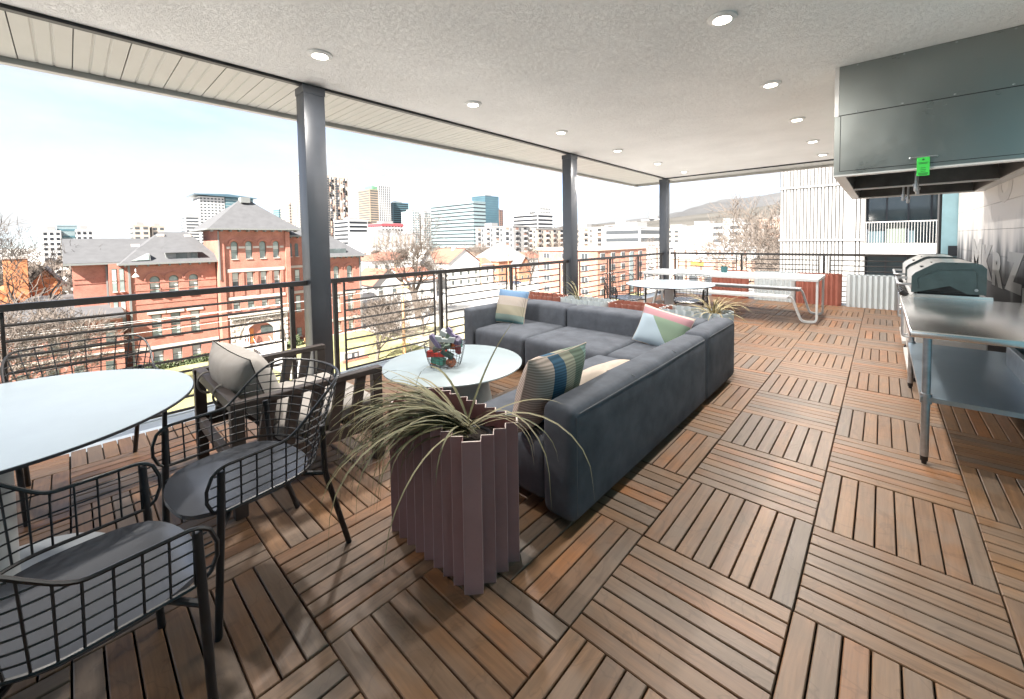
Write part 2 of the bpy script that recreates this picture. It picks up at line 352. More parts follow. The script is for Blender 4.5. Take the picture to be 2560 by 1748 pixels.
# ================================================================== TERRACE STRUCTURE
T = .6096
X0, X1, Y0, Y1 = -3.36, 1.83, -5.0, 8.75
deck = struct(box('deck', 'black_void', -3.36, 1.83, -5.0, 8.75, -.26, -.028))
def board_geo(lx, ly, along):
    """chamfered plank centred on the origin, top at z=0"""
    c = .003; t = .022
    vs = []
    for z, k in ((-t, 0), (-c, 0), (0, c)):
        vs += [(-lx/2+k, -ly/2+k, z), (lx/2-k, -ly/2+k, z), (lx/2-k, ly/2-k, z), (-lx/2+k, ly/2-k, z)]
    fs = [(8,9,10,11)]
    for i in range(2):
        for j in range(4): fs.append((i*4+j, i*4+(j+1) % 4, i*4+4+(j+1) % 4, i*4+4+j))
    uv = []
    for f in fs:
        for i in f:
            x, y = vs[i][0], vs[i][1]
            uv.append((x, y) if along == 'x' else (y, x))
    return vs, fs, uv
boards = []; jt_ = random.Random(9)
for c in range(math.floor(X0/T), math.ceil(X1/T)):
    for r in range(math.floor(Y0/T), math.ceil(Y1/T)):
        ax = 'y' if (c+r) % 2 == 0 else 'x'
        jx, jy, jz = jt_.uniform(-.0015, .0015), jt_.uniform(-.0015, .0015), jt_.uniform(-.0015, .0015)
        for k in range(8):
            if ax == 'y': a = [c*T+(k+.04)*T/8, c*T+(k+.96)*T/8, r*T+.003, (r+1)*T-.003]
            else: a = [c*T+.003, (c+1)*T-.003, r*T+(k+.04)*T/8, r*T+(k+.96)*T/8]
            a[0] = max(a[0], X0); a[1] = min(a[1], X1); a[2] = max(a[2], Y0); a[3] = min(a[3], Y1)
            if a[1]-a[0] < .02 or a[3]-a[2] < .02: continue
            cx, cy = (a[0]+a[1])/2, (a[2]+a[3])/2
            d = Vector((cx, cy, 0))-CP
            q = (d.dot(rr), d.dot(uu), d.dot(fw))
            vis = 0
            if q[2] > .2:
                px = 1313+1009.6*q[0]/q[2]; py = 646-1009.6*q[1]/q[2]
                if -60 < px < 2620 and py < 1830: vis = 1/(q[2]**3)
            boards.append((vis, cx+jx, cy+jy, a[1]-a[0], a[3]-a[2], ax, jz))
boards.sort(key=lambda b: -b[0])
meshes = {}
rest = MB(); rest.uv = []
rb_ = random.Random(3)
for i, (vis, cx, cy, lx, ly, ax, jz) in enumerate(boards):
    dz = jz+rb_.uniform(-.0012, .0012)
    if i < 300:
        key = (round(lx, 3), round(ly, 3), ax)
        if key not in meshes:
            vs, fs, uv = board_geo(lx, ly, ax)
            me = bpy.data.meshes.new('deck_board'); me.from_pydata(vs, [], fs); me.update(); ul = me.uv_layers.new(name='UVMap')
            for j, q in enumerate(uv): ul.data[j].uv = q
            me.materials.append(MAT['board']); meshes[key] = me
        o = bpy.data.objects.new('deck_board', meshes[key]); C.objects.link(o); o.parent = deck
        o.location = Vector((cx, cy, dz))-deck.location
    else:
        vs, fs, uv = board_geo(lx, ly, ax)
        rest.add([(x+cx, y+cy, z+dz) for x, y, z in vs], fs); rest.uv += uv
rest.build('far_deck_boards', 'board_far', deck)['kind'] = 'stuff'

ledge = struct(MB().box(-3.66, -3.366, -6, 9.12, -.3, -.03).box(-3.36, 2.6, 8.756, 9.12, -.3, -.03).box(-3.70, -3.66, -6, 9.16, -.34, -.02).box(-3.66, 2.6, 9.12, 9.16, -.34, -.02).build('terrace_ledge', 'ledge'))
body = struct(MB().box(-3.4, 14, -16, 9.0, GZ, -.35).build('building_body', 'house_grey'))
# ceiling, roof slab
ceil = struct(MB().box(-3.44, 12, -14, 8.66, 3.0, 3.06).build('ceiling', 'stucco'))
roof = struct(MB().box(-4.66, 12, -14, 9.46, 3.062, 3.5).build('roof_slab', 'house_grey'))
trim = struct(MB().box(-3.50, -3.444, -14, 8.72, 2.975, 3.055).box(-3.444, 2.6, 8.664, 8.72, 2.975, 3.055).build('ceiling_trim', 'black_trim'))
# soffit of 12 inch metal panels
soffit = struct(MB().box(-4.62, -3.5, -14, 9.42, 3.03, 3.06).box(-3.5, 2.6, 8.724, 9.42, 3.03, 3.06).build('soffit', 'black_trim'))
def panel_mesh(L_, shade=0):
    """one soffit panel .300 wide along y, L_ long along x, with two pressed ribs"""
    prof = [(-.148, 0), (-.058, 0), (-.050, .007), (-.043, .007), (-.037, 0), (.037, 0), (.043, .007), (.050, .007), (.058, 0), (.148, 0)]
    b = MB(); n = len(prof)
    b.v = [(-L_/2, y, z) for y, z in prof]+[(L_/2, y, z) for y, z in prof]+[(-L_/2, -.148, .02), (-L_/2, .148, .02), (L_/2, -.148, .02), (L_/2, .148, .02)]
    b.f = [(i, i+1, n+i+1, n+i) for i in range(n-1)]+[(2*n, 0, n, 2*n+2), (n-1, 2*n+1, 2*n+3, 2*n-1)]
    me = bpy.data.meshes.new('soffit_panel'); me.from_pydata(b.v, [], b.f); me.update(); me.materials.append(MAT['soffit']); return me
pm = panel_mesh(1.09)
y = -2.29-.303*3
while y < 9.2:
    o = bpy.data.objects.new('soffit_panel', pm); C.objects.link(o); o.parent = soffit
    o.location = Vector((-4.055, y+.151, 3.0+random.uniform(-.0015, .0015)))-soffit.location; y += .303
pm2 = panel_mesh(.665); x = -3.5
while x < 2.3:
    o = bpy.data.objects.new('soffit_panel', pm2); C.objects.link(o); o.parent = soffit
    o.rotation_euler = (0, 0, math.pi/2); o.location = Vector((x+.151, 9.065, 3.0))-soffit.location; x += .303
struct(MB().box(-4.70, -4.62, -14, 9.5, 2.955, 3.3).box(-4.62, 2.6, 9.42, 9.5, 2.955, 3.3).build('fascia', 'soffit'))

# columns
for i, (cx, cy, lb) in enumerate(((-3.5, -.1, 'nearest dark steel column beside the slatted lounge chair'), (-3.5, 4.4, 'middle dark steel column behind the sofa with a leafy planter at its foot'), (-3.5, 8.72, 'farthest steel column at the corner of the railing'))):
    t = thing('steel_column', lb, 'column', (cx, cy, -.03), 0, 'columns along the railing')
    MB().rbox(cx-.1, cx+.1, cy-.1, cy+.1, -.025, 2.96, .008, 2).build('shaft', 'column', t, 30)
    MB().box(cx-.104, cx+.104, cy-.104, cy+.104, 2.90, 2.972).build('cap_plate', 'column', t)
    MB().box(cx-.13, cx+.13, cy-.13, cy+.13, -.029, -.012).build('base_plate', 'column', t)

# railings
RZ = [.91, .803, .696, .589, .482, .374, .266, .158]
def railing(label, axis, c, a0, a1, posts, panels):
    t = thing('railing', label, 'railing', ((c, (a0+a1)/2, -.03) if axis == 'y' else ((a0+a1)/2, c, -.03)), 0, 'railings around the terrace')
    P = (lambda a, b, z: (c+b, a, z)) if axis == 'y' else (lambda a, b, z: (a, c+b, z))
    def bx(p, q): return [min(p[0], q[0]), max(p[0], q[0]), min(p[1], q[1]), max(p[1], q[1]), min(p[2], q[2]), max(p[2], q[2])]
    MB().box(*bx(P(a0, -.028, 1.005), P(a1, .028, 1.052))).build('top_rail', 'rail', t)
    for p in posts:
        MB().box(*bx(P(p-.02, -.02, -.028), P(p+.02, .02, 1.003))).box(*bx(P(p-.045, -.05, -.028), P(p+.045, .05, -.016))).build('post', 'rail', t)
    for p0, p1 in panels:
        for e in (p0, p1): MB().box(*bx(P(e-.009, -.009, .045), P(e+.009, .009, 1.001))).build('panel_bar', 'rail', t)
        for z in RZ: MB().cyl(P(p0+.004, 0, z), P(p1-.004, 0, z), .0105, 8).build('rod', 'rod', t, True)
        MB().box(*bx(P(p0+.01, -.009, .047), P(p1-.01, .009, .065))).build('bottom_bar', 'rail', t)
    return t
railing('black rod railing panel in front of the red brick school', 'y', -3.5, -3.9, -.205, [-2.18, -.345], [(-3.8, -2.27), (-2.085, -.435)])
railing('black rod railing between the two nearest columns, behind the lounge furniture', 'y', -3.5, .005, 4.295, [.075, 1.44, 2.79, 4.2], [(.174, 1.34), (1.53, 2.69), (2.9, 4.06)])
railing('black rod railing between the middle and the corner column', 'y', -3.5, 4.505, 8.615, [4.6, 5.86, 7.18, 8.52], [(4.7, 5.74), (5.97, 7.07), (7.3, 8.42)])
railing('black rod railing across the far end behind the corrugated planters', 'x', 8.9, -3.395, 1.62, [-3.28, -1.68, -.085, 1.54], [(-3.2, -1.79), (-1.58, -.18), (.015, 1.45)])

# recessed ceiling lights
lt = None
ords = ['first', 'second', 'third', 'fourth', 'fifth', 'sixth']
for ri, (lx, ys, rowlab) in enumerate(((-2.70, (-.32, 1.36, 3.05, 4.73, 6.43, 7.93), 'in the row along the railing'), (-.05, (1.39, 3.07, 4.75, 6.43, 7.88), 'in the row nearer the grill hood'))):
    for i, ly in enumerate(ys):
        lab = f'{ords[i]} round recessed ceiling light from the camera {rowlab}'
        if lt is None:
            t = thing('ceiling_light', lab, 'ceiling light', (lx, ly, 3.0), 0, 'recessed ceiling lights'); lt = t
            MB().lathe((0,0,0), [(.098, -.001), (.094, -.012), (.066, -.024), (.058, -.020), (.056, -.008)], 32).build('trim_ring', 'lamp_trim', t, True, local=True)
            MB().lathe((0,0,0), [(.0575, -.0225), (.04, -.0245), (.0575, -.012)], 32).build('lens', 'lamp_lens', t, True, local=True)
            ld = bpy.data.lights.new('bulb', 'AREA'); ld.shape = 'DISK'; ld.size = .18; ld.energy = 6.2; ld.color = (1, .94, .87)
            lo = bpy.data.objects.new('bulb', ld); C.objects.link(lo); lo.parent = t; lo.location = (0, 0, -.03)
        else:
            t = copy_tree(lt); t.location = (lx, ly, 3.0); t['label'] = lab

t = copy_tree(lt); t.location = (-2.70, -2.0, 3.0); t['label'] = 'unseen recessed ceiling light added above the near round table'  # out-of-view lamp continuing the railing row, added to brighten the near floor

# mural wall on the right: rows of fibre-cement panels
m_ = mat('mural', (.5, .5, .5), .55, spec=.4); N_, L_, b_ = nodes(m_)
g_ = N_.new('ShaderNodeNewGeometry'); sp = N_.new('ShaderNodeSeparateXYZ'); L_.new(g_.outputs['Position'], sp.inputs[0])
mr = N_.new('ShaderNodeMapRange'); mr.inputs['From Min'].default_value = .9; mr.inputs['From Max'].default_value = 1.6
nz = N_.new('ShaderNodeTexNoise'); nz.inputs['Scale'].default_value = 1.0; nz.inputs['Detail'].default_value = 2
mpp = N_.new('ShaderNodeMapping'); mpp.inputs['Scale'].default_value = (1, 3.2, .9); L_.new(g_.outputs['Position'], mpp.inputs[0]); L_.new(mpp.outputs[0], nz.inputs['Vector'])
ad = N_.new('ShaderNodeMath'); ad.operation = 'MULTIPLY_ADD'; ad.inputs[1].default_value = 1.1; L_.new(nz.outputs['Fac'], ad.inputs[0]); L_.new(sp.outputs['Z'], ad.inputs[2])
sb = N_.new('ShaderNodeMath'); sb.operation = 'SUBTRACT'; sb.inputs[1].default_value = .55; L_.new(ad.outputs[0], sb.inputs[0]); L_.new(sb.outputs[0], mr.inputs[0])
r = N_.new('ShaderNodeValToRGB'); e = r.color_ramp.elements; e[0].color = (.012, .014, .018, 1); e[1].color = (.78, .76, .73, 1); q = e.new(.35); q.color = (.16, .17, .18, 1); q = e.new(.6); q.color = (.5, .5, .5, 1)
L_.new(mr.outputs[0], r.inputs[0]); L_.new(r.outputs[0], b_.inputs['Base Color'])
mat('mural_light', (.33, .335, .335), .55, var=.15, vscale=2)
mat('mural_pale', (.66, .645, .62), .55, var=.1, vscale=2)
mat('mural_mid', (.2, .21, .215), .55, var=.15, vscale=2)
WX = 1.83
wall = tag(MB().box(WX+.012, WX+.3, -5.0, 8.6, -.02, 3.0).build('mural_wall', 'black_void'), 'grey and white letter mural on long horizontal wall boards behind the grills', 'wall')
rowz = [0.0]+[.26+.305*i for i in range(9)]+[2.998]
for i in range(len(rowz)-1):
    ys = [2.6, 5.2+.5*(i % 2), 8.6]
    if i % 2 == 0: ys = [2.6, 6.3, 8.6]
    for a, b in zip(ys[:-1], ys[1:]):
        box('wall_board', 'mural', WX, WX+.011, a+.002, b-.002, rowz[i]+.002, rowz[i+1]-.002, wall)
    box('wall_board', 'blue_wall', WX, WX+.011, -5.0, 2.596, rowz[i]+.002, rowz[i+1]-.002, wall)
for ch, yy, zz, sz, mt in (('O', 5.0, 1.95, .5, 'mural_pale'), ('Z', 4.45, 1.02, .5, 'mural_light'), ('R', 5.25, 1.0, .48, 'mural_light'), ('K', 5.9, 1.05, .55, 'mural_light'), ('M', 6.6, 1.1, .6, 'mural_light')):
    Mt = Matrix.Translation((WX-.003, yy, zz)) @ Matrix(((0,0,-1,0),(-1,0,0,0),(0,1,0,0),(0,0,0,1))) @ Matrix.Diagonal((1.7, 1.0, 1, 1))
    text_mesh('painted_letter', ch, sz, .001, mt, wall, Mt, .03)
tag(MB().box(1.635, 2.1, 8.62, 9.0, -.02, 3.0).build('blue_pier', 'pier_blue'), 'pale blue painted pier at the far end of the mural wall', 'pier')
tag(MB().box(1.60, 1.634, 8.66, 8.98, 0, 3.0).build('pier_trim', 'black_trim'), 'thin black trim strip on the edge of the blue pier', 'trim')
t = thing('outlet_box', 'dark grey electrical box mounted on the blue pier above the grills', 'electrical box', (1.79, 8.6, 1.1))
MB().rbox(1.72, 1.86, 8.56, 8.617, 1.05, 1.22, .008, 2).build('box_body', 'lid_cap', t); MB().box(1.715, 1.865, 8.553, 8.56, 1.045, 1.225).build('box_cover', 'column', t)
# wall behind the camera
struct(MB().box(-1.2, 12, -9.3, -9.02, -.3, 3.0).build('rear_wall', 'blue_wall'))

# ================================================================== SOFA
so = thing('sectional_sofa', 'L-shaped charcoal grey fabric sectional sofa around the low table', 'sofa', (-1.4, 1.6, 0))
def cush(name, a, r=.045, puff=.012): return MB().rbox(*a, r, 4, puff).build(name, 'sofa', so, 60)
cush('arm', (-2.97, -2.82, 1.37, 2.50, .06, .615), .035, .004)
cush('back', (-2.815, -2.03, 2.18, 2.50, .06, .61)); cush('back', (-2.02, -1.05, 2.18, 2.50, .06, .612)); cush('back', (-1.04, -.455, 2.18, 2.50, .06, .61))
cush('seat', (-2.812, -2.03, 1.40, 2.21, .06, .385), .05, .016); cush('seat', (-2.02, -1.05, 1.40, 2.21, .06, .385), .05, .016); cush('seat', (-1.04, -.44, 1.42, 2.21, .06, .385), .05, .016)
cush('seat', (-1.10, -.44, .60, 1.39, .06, .385), .05, .016); cush('seat', (-1.10, -.44, -.20, .59, .06, .385), .05, .016)
cush('back', (-.45, -.245, -.225, 1.725, .035, .612), .052, .008); cush('back', (-.455, -.245, 1.745, 2.60, .035, .62), .052, .008)
for x, y in ((-2.9, 1.45), (-2.9, 2.42), (-2.0, 1.5), (-1.06, 1.5), (-.32, 2.5), (-.32, 1.6), (-.32, -.12), (-1.02, -.12), (-1.02, .6), (-2.0, 2.4)):
    MB().cyl((x, y, 0), (x, y, .075), .018, 10).build('foot', 'sofa_foot', so, True)
def seam(pts): MB().tube(pts, .0022, 5).build('seam', 'sofa_seam', so, True)
mat('sofa_seam', (.13, .135, .145), .9)
for yy in (.43, 1.08): seam([(-.445, yy, .60), (-.41, yy, .6165), (-.28, yy, .6165), (-.252, yy, .605)])
for yy in (-.19, 1.70, 1.785, 2.565): seam([(-.2475, yy, z) for z in (.08, .3, .57)])
for zz in (.585,): seam([(-.2455, -.17, zz), (-.2425, .75, zz), (-.2455, 1.68, zz)]); seam([(-.2455, 1.80, zz), (-.2435, 2.2, zz), (-.2455, 2.55, zz)])

# pillows: local x = width, z = height, y = thickness
def pillow_mesh(w_, h_, t_, pinch=.10, seed=0, n=18):
    b = MB()
    for sgn in (1, -1):
        o = len(b.v)
        for i in range(n+1):
            for j in range(n+1):
                u = -1+2*i/n; v = -1+2*j/n
                k = pinch
                x = u*w_/2*(1-k*(1-v*v)*abs(u)**3*.55) ; z = v*h_/2*(1-k*(1-u*u)*abs(v)**3*.55)
                th = t_/2*((1-abs(u)**2.6)*(1-abs(v)**2.6))**.55
                nn = noise.noise(Vector((x*7+seed*5, z*7, sgn*2.0)))*.012*(th/(t_/2))
                b.v.append((x, sgn*(th+nn+.003), z))
        for i in range(n):
            for j in range(n):
                a = o+i*(n+1)+j; q = (a, a+1, a+n+2, a+n+1); b.f.append(q if sgn > 0 else tuple(reversed(q)))
    return b
def piping(w_, h_, pinch=.10, r=.004, n=10):
    pts = []
    for e in range(4):
        for i in range(n):
            s_ = -1+2*i/n
            u, v = ((s_, -1), (1, s_), (-s_, 1), (-1, -s_))[e]
            pts.append((u*w_/2*(1-pinch*(1-v*v)*abs(u)**3*.55), 0, v*h_/2*(1-pinch*(1-u*u)*abs(v)**3*.55)))
    return MB().tube(pts, r, 5, closed=True)
stripes_mat('cloth_stripe_far', [(0, (.10, .19, .2)), (.12, (.2, .27, .25)), (.26, (.34, .315, .24)), (.5, (.42, .37, .33)), (.74, (.14, .23, .36)), (.93, (.42, .38, .32))], 'Z', ('X', 22, .72))
stripes_mat('cloth_blocks', [(0, (.36, .44, .5)), (.46, (.2, .27, .2))], 'Z', None, True)
stripes_mat('cloth_stripe_near', [(0, (.45, .37, .32)), (.22, (.045, .105, .165)), (.45, (.27, .27, .21)), (.68, (.13, .17, .13)), (.95, (.16, .24, .22))], 'X', ('Z', 22, .62), False, -1)
mat('cloth_beige', (.46, .39, .33), .95, spec=.1, var=.08, vscale=20, bump=.3, bscale=420, bdist=.001)
def pillow(label, mt, w_, h_, t_, loc, rot, seed, pip='cloth_beige'):
    o = thing('throw_pillow', label, 'pillow', (0, 0, 0), 0, 'pillows on the sofa')
    pillow_mesh(w_, h_, t_, .12, seed).build('cover', mt, o, 70, local=True)
    piping(w_, h_, .12).build('seam', pip, o, True, local=True)
    o.rotation_euler = rot; o.location = loc
pillow('square pillow with blue, beige and sea green stripes against the sofa back near the railing', 'cloth_stripe_far', .45, .44, .17, (-2.66, 1.90, .595), (R(-20), R(2), R(12)), 1)
pillow('pillow with pink, green and pale blue colour blocks in the sofa corner', 'cloth_blocks', .52, .38, .16, (-.74, 2.0, .545), (R(-24), R(10), R(-4)), 2)
pillow('large pillow with a navy striped band at the near end of the sofa', 'cloth_stripe_near', .60, .44, .2, (-.585, .04, .585), (R(-16), R(-3), R(-86)), 3)
pillow('plain beige pillow lying tilted behind the navy striped pillow', 'cloth_beige', .48, .40, .15, (-.64, .66, .462), (R(-62), R(-4), R(-84)), 4)

# ================================================================== WIRE CHAIRS
def make_chair(label):
    t = thing('wire_chair', label, 'chair', (0,0,0), 0, 'black wire armchairs')
    A = .245; Lst = .27; Ra = .285
    tot = 2*Lst+math.pi*Ra
    def plan(u):            # u in 0..1 -> (x, y), outward normal
        s_ = u*tot
        if s_ < Lst: return Vector((Ra, -A+s_, 0)), Vector((1, 0, 0))
        if s_ > tot-Lst: return Vector((-Ra, -A+(tot-s_), 0)), Vector((-1, 0, 0))
        a = (s_-Lst)/Ra; return Vector((Ra*math.cos(a), -A+Lst+Ra*.78*math.sin(a), 0)), Vector((math.cos(a), math.sin(a), 0))
    def sm(x): x = max(0, min(1, x)); return x*x*(3-2*x)
    def back(u): return sm(1-(abs(u-.5)-.13)/.20)
    def zt(u): return .635+.185*back(u)
    def zb(u):
        e = min(u, 1-u)*tot; rnd = .0
        if e < .06: rnd = .06-math.sqrt(max(0, .06**2-(.06-e)**2))
        return .462+rnd
    def ztop(u):
        e = min(u, 1-u)*tot; rnd = 0
        if e < .07: rnd = .07-math.sqrt(max(0, .07**2-(.07-e)**2))
        return zt(u)-rnd
    def pt(u, z):
        p, n = plan(u); k = (z-.462); q = p+n*(k*(.06+.24*back(u))-.018*(1-back(u))*0); q.z = z; return q
    rim = [pt(i/90, ztop(i/90)) for i in range(91)]+[pt(1-i/90, zb(1-i/90)) for i in range(0, 91)]
    rim = [p for i, p in enumerate(rim) if i == 0 or (p-rim[i-1]).length > 1e-4]
    if (rim[0]-rim[-1]).length < 1e-3: rim.pop()
    MB().tube(rim, .0062, 6, closed=True).build('shell_rim', 'chair_black', t, True, local=True)
    wb = MB()
    nv = 27
    for i in range(1, nv):
        u = i/nv; z0, z1 = zb(u), ztop(u); k = max(2, int((z1-z0)/.05))
        wb.tube([pt(u, z0+(z1-z0)*j/k) for j in range(k+1)], .0033, 5)
    z = .462+.036
    while z < .80:
        us = [i/120 for i in range(121) if ztop(i/120) >= z-.001 and zb(i/120) <= z]
        if len(us) > 2: wb.tube([pt(u, z) for u in us[::2]+[us[-1]]], .003, 5)
        z += .036
    wb.build('wire_mesh', 'chair_black', t, True, local=True)
    # legs
    for s_ in (-1, 1):
        MB().tube([(s_*.272, -.225, 0), (s_*.289, -.208, .40), (s_*.292, -.200, .612), (s_*.292, -.200, .62)], .0125, 10).build('leg', 'chair_black', t, 50, local=True)
        MB().tube([(s_*.235, .315, 0), (s_*.252, .205, .39), (s_*.254, .200, .42), (s_*.262, .190, .625)], .0125, 10).build('leg', 'chair_black', t, 50, local=True)
        MB().tube([(s_*.289, -.208, .40), (s_*.235, -.17, .408), (s_*.16, -.12, .415)], .010, 8).build('seat_bracket', 'chair_black', t, True, local=True)
        MB().tube([(s_*.252, .203, .40), (s_*.20, .15, .408), (s_*.13, .09, .415)], .010, 8).build('seat_bracket', 'chair_black', t, True, local=True)
    # moulded seat pan
    b = MB(); nr, na = 7, 40
    top = []; 
    def se(a, k):
        c_, s_ = math.cos(a), math.sin(a); e = 2/2.7
        x = .262*k*math.copysign(abs(c_)**e, c_); y = -.035+.235*k*math.copysign(abs(s_)**e, s_)
        z = .442-.012*(1-k*k)-(.03*max(0, (-y-.17)/.1)**2)+.006*k**4
        return x, y, z
    for lay, dz in ((0, 0), (1, -.016)):
        o = len(b.v); c0 = se(0, 0); b.v.append((0, -.035, c0[2]+dz))
        for i in range(1, nr+1):
            for j in range(na):
                x, y, z = se(2*math.pi*j/na, i/nr); b.v.append((x, y, z+dz))
        for j in range(na):
            q = (o, o+1+j, o+1+(j+1) % na); b.f.append(q if lay == 0 else tuple(reversed(q)))
        for i in range(nr-1):
            for j in range(na):
                a = o+1+i*na+j; a2 = o+1+i*na+(j+1) % na; q = (a, a+na, a2+na, a2); b.f.append(q if lay == 0 else tuple(reversed(q)))
    o1 = 1+(nr-1)*na; o2 = len(b.v)//2+1+(nr-1)*na
    for j in range(na): b.f.append((o1+j, o2+j, o2+(j+1) % na, o1+(j+1) % na))
    b.build('seat', 'seat_grey', t, 50, local=True)
    return t
ch = make_chair('black wire armchair beside the near round table, turned toward the lounge chair')
ch.location = (-1.235, -1.292, 0); ch.rotation_euler = (0, 0, R(8))
for (x, y, a, lb) in ((-.865, -1.80, 186, 'black wire armchair in the lower left corner, nearest the camera'),
                      (-2.68, -1.73, 96, 'black wire armchair behind the near round table, its back to the brick school'),
                      (-2.45, 4.47, 62, 'black wire armchair left of the far round table by the railing'),
                      (-1.50, 4.80, 4, 'black wire armchair behind the far round table, in front of the picnic table')):
    c_ = copy_tree(ch); c_.location = (x, y, 0); c_.rotation_euler = (0, 0, R(a)); c_['label'] = lb

# ================================================================== ROUND TABLES
def round_table(name, label, c, r, z, ped_r, base_r, group=None):
    t = thing(name, label, 'table', (c[0], c[1], 0), 0, group)
    MB().lathe((c[0], c[1], 0), [(r-.003, z-.0015), (r-.003, z)], 96).build('table_top', 'table_white', t, 40)
    MB().lathe((c[0], c[1], 0), [(r-.03, z-.017), (r, z-.012), (r, z-.0016)], 96).build('top_edge', 'table_edge', t, 40)
    MB().lathe((c[0], c[1], 0), [(ped_r, .012), (ped_r, z-.02)], 40).build('pedestal', 'white_metal', t, 40)
    MB().lathe((c[0], c[1], 0), [(base_r, 0), (base_r, .008), (base_r-.004, .012)], 72).build('base_plate', 'white_metal', t, 40)
    return t
round_table('round_table', 'large round white pedestal table at the left edge near the camera', (-1.835, -2.035), .655, .74, .07, .37, 'white round tables')
round_table('round_table', 'far round white pedestal table beyond the sofa', (-1.57, 4.23), .635, .74, .065, .35, 'white round tables')
t = thing('coffee_table', 'low round pale grey coffee table in front of the sofa', 'table', (-1.93, .40, 0))
MB().lathe((-1.93, .40, 0), [(.575, .362), (.59, .368), (.59, .377), (.586, .38)], 96).build('table_top', 'table_grey', t, 40)
MB().lathe((-1.93, .40, 0), [(.33, 0), (.33, .01), (.265, .36)], 64).build('drum_base', 'table_grey', t, 40)

# wire basket of blocks
bc = Vector((-1.915, .295, .3815)); BR0, BR1, BH = .125, .172, .185
t = thing('wire_basket', 'black wire basket holding coloured blocks on the coffee table', 'basket', bc)
def bp_(a, h): r_ = BR0+(BR1-BR0)*(h/BH)**.7; return (bc.x+r_*math.cos(a), bc.y+r_*math.sin(a), bc.z+.003+h)
b = MB()
for i in range(26): b.tube([bp_(2*math.pi*i/26, BH*k/5) for k in range(6)], .0017, 4)
for k in range(1, 5): b.tube([bp_(2*math.pi*i/40, BH*k/5) for i in range(40)], .0015, 4, closed=True)
for i in range(-3, 4): b.tube([(bc.x+i*.034, bc.y-math.sqrt(.0156-(i*.034)**2), bc.z+.003), (bc.x+i*.034, bc.y+math.sqrt(.0156-(i*.034)**2), bc.z+.003)], .0016, 4)
b.build('wire_sides', 'wire', t, True)
MB().tube([bp_(2*math.pi*i/48, BH) for i in range(48)], .0035, 6, closed=True).build('rim', 'wire', t, True)
BC = {'red': (.5, .035, .025), 'teal': (.07, .28, .22), 'cream': (.55, .48, .38), 'lavender': (.2, .17, .28), 'sage': (.13, .18, .14), 'copper': (.35, .12, .06), 'maroon': (.16, .03, .035), 'pale grey': (.45, .5, .5), 'orange': (.5, .15, .04), 'dark green': (.03, .07, .06), 'dark purple': (.09, .075, .13), 'mustard': (.35, .27, .08)}
for k, v in BC.items(): mat('block_'+k, v, .55, var=.12, vscale=18)
blocks = [('teal', (-.02, -.055, .05), (.12, .05, .06), (5, 10, 20), 'at the bottom front of the basket'), ('red', (-.005, -.075, .115), (.17, .035, .05), (4, -4, 32), 'lying across the front of the basket'),
 ('copper', (.075, .0, .045), (.07, .06, .06), (30, 20, 10), 'low on the right side of the basket'), ('dark green', (.07, -.03, .115), (.11, .05, .035), (10, 32, 40), 'wedged under the basket rim on the right'),
 ('sage', (0, -.03, .165), (.15, .07, .035), (22, -14, 40), 'flat across the middle of the basket'), ('orange', (.07, .05, .165), (.08, .05, .05), (0, 10, 60), 'near the right rim of the basket'),
 ('maroon', (.125, .04, .15), (.05, .03, .08), (12, 8, 0), 'upright against the right rim'), ('mustard', (-.12, -.02, .12), (.03, .05, .14), (4, 6, 30), 'upright against the left rim'),
 ('cream', (-.075, -.075, .185), (.05, .035, .17), (3, -3, 35), 'standing tall at the front left'), ('lavender', (-.03, -.07, .205), (.035, .04, .15), (10, -30, 30), 'leaning beside the tall cream block'),
 ('pale grey', (.02, -.01, .225), (.17, .035, .045), (2, 6, 42), 'lying level across the top of the heap'), ('dark purple', (.125, .04, .215), (.05, .05, .05), (20, 20, 15), 'perched on the right rim'),
 ('pale grey', (-.03, .04, .255), (.10, .05, .05), (20, 28, 30), 'tilted at the back of the heap'), ('lavender', (.06, .05, .26), (.15, .03, .04), (0, 40, 35), 'sloping down the right of the peak'),
 ('sage', (.015, .04, .25), (.06, .06, .05), (0, 0, 40), 'under the peak of the heap'), ('dark green', (-.11, -.01, .215), (.07, .04, .04), (8, -14, 20), 'poking out over the left rim'),
 ('copper', (-.075, -.06, .02), (.05, .03, .025), (0, 0, 20), 'small at the bottom left of the basket'), ('teal', (.05, .09, .185), (.1, .04, .06), (6, 12, 10), 'behind the orange block')]
for i, (cn, p, sz, rot, where) in enumerate(blocks):
    b = MB()
    x, y, z = sz[0]/2, sz[1]/2, sz[2]/2
    if i % 3 == 1:   # notched block
        b.prism([(-x,-z),(x,-z),(x,z),(x*.4,z),(x*.25,z*.2),(-x*.3,z*.2),(-x*.45,z),(-x,z)], lambda a, c_: (a, -y, c_), lambda a, c_: (a, y, c_))
    elif i % 3 == 2: # wedge
        b.prism([(-x,-z),(x,-z),(x*.8,z),(-x*.55,z)], lambda a, c_: (a, -y, c_), lambda a, c_: (a, y, c_))
    else: b.rbox(-x, x, -y, y, -z, z, .003, 1)
    o = b.build('toy_block', 'block_'+cn, None, local=True)
    o.location = bc+Vector(p); o.rotation_euler = [R(q) for q in rot]
    tag(o, f'{cn} block {where}', 'block', 'blocks in the wire basket')

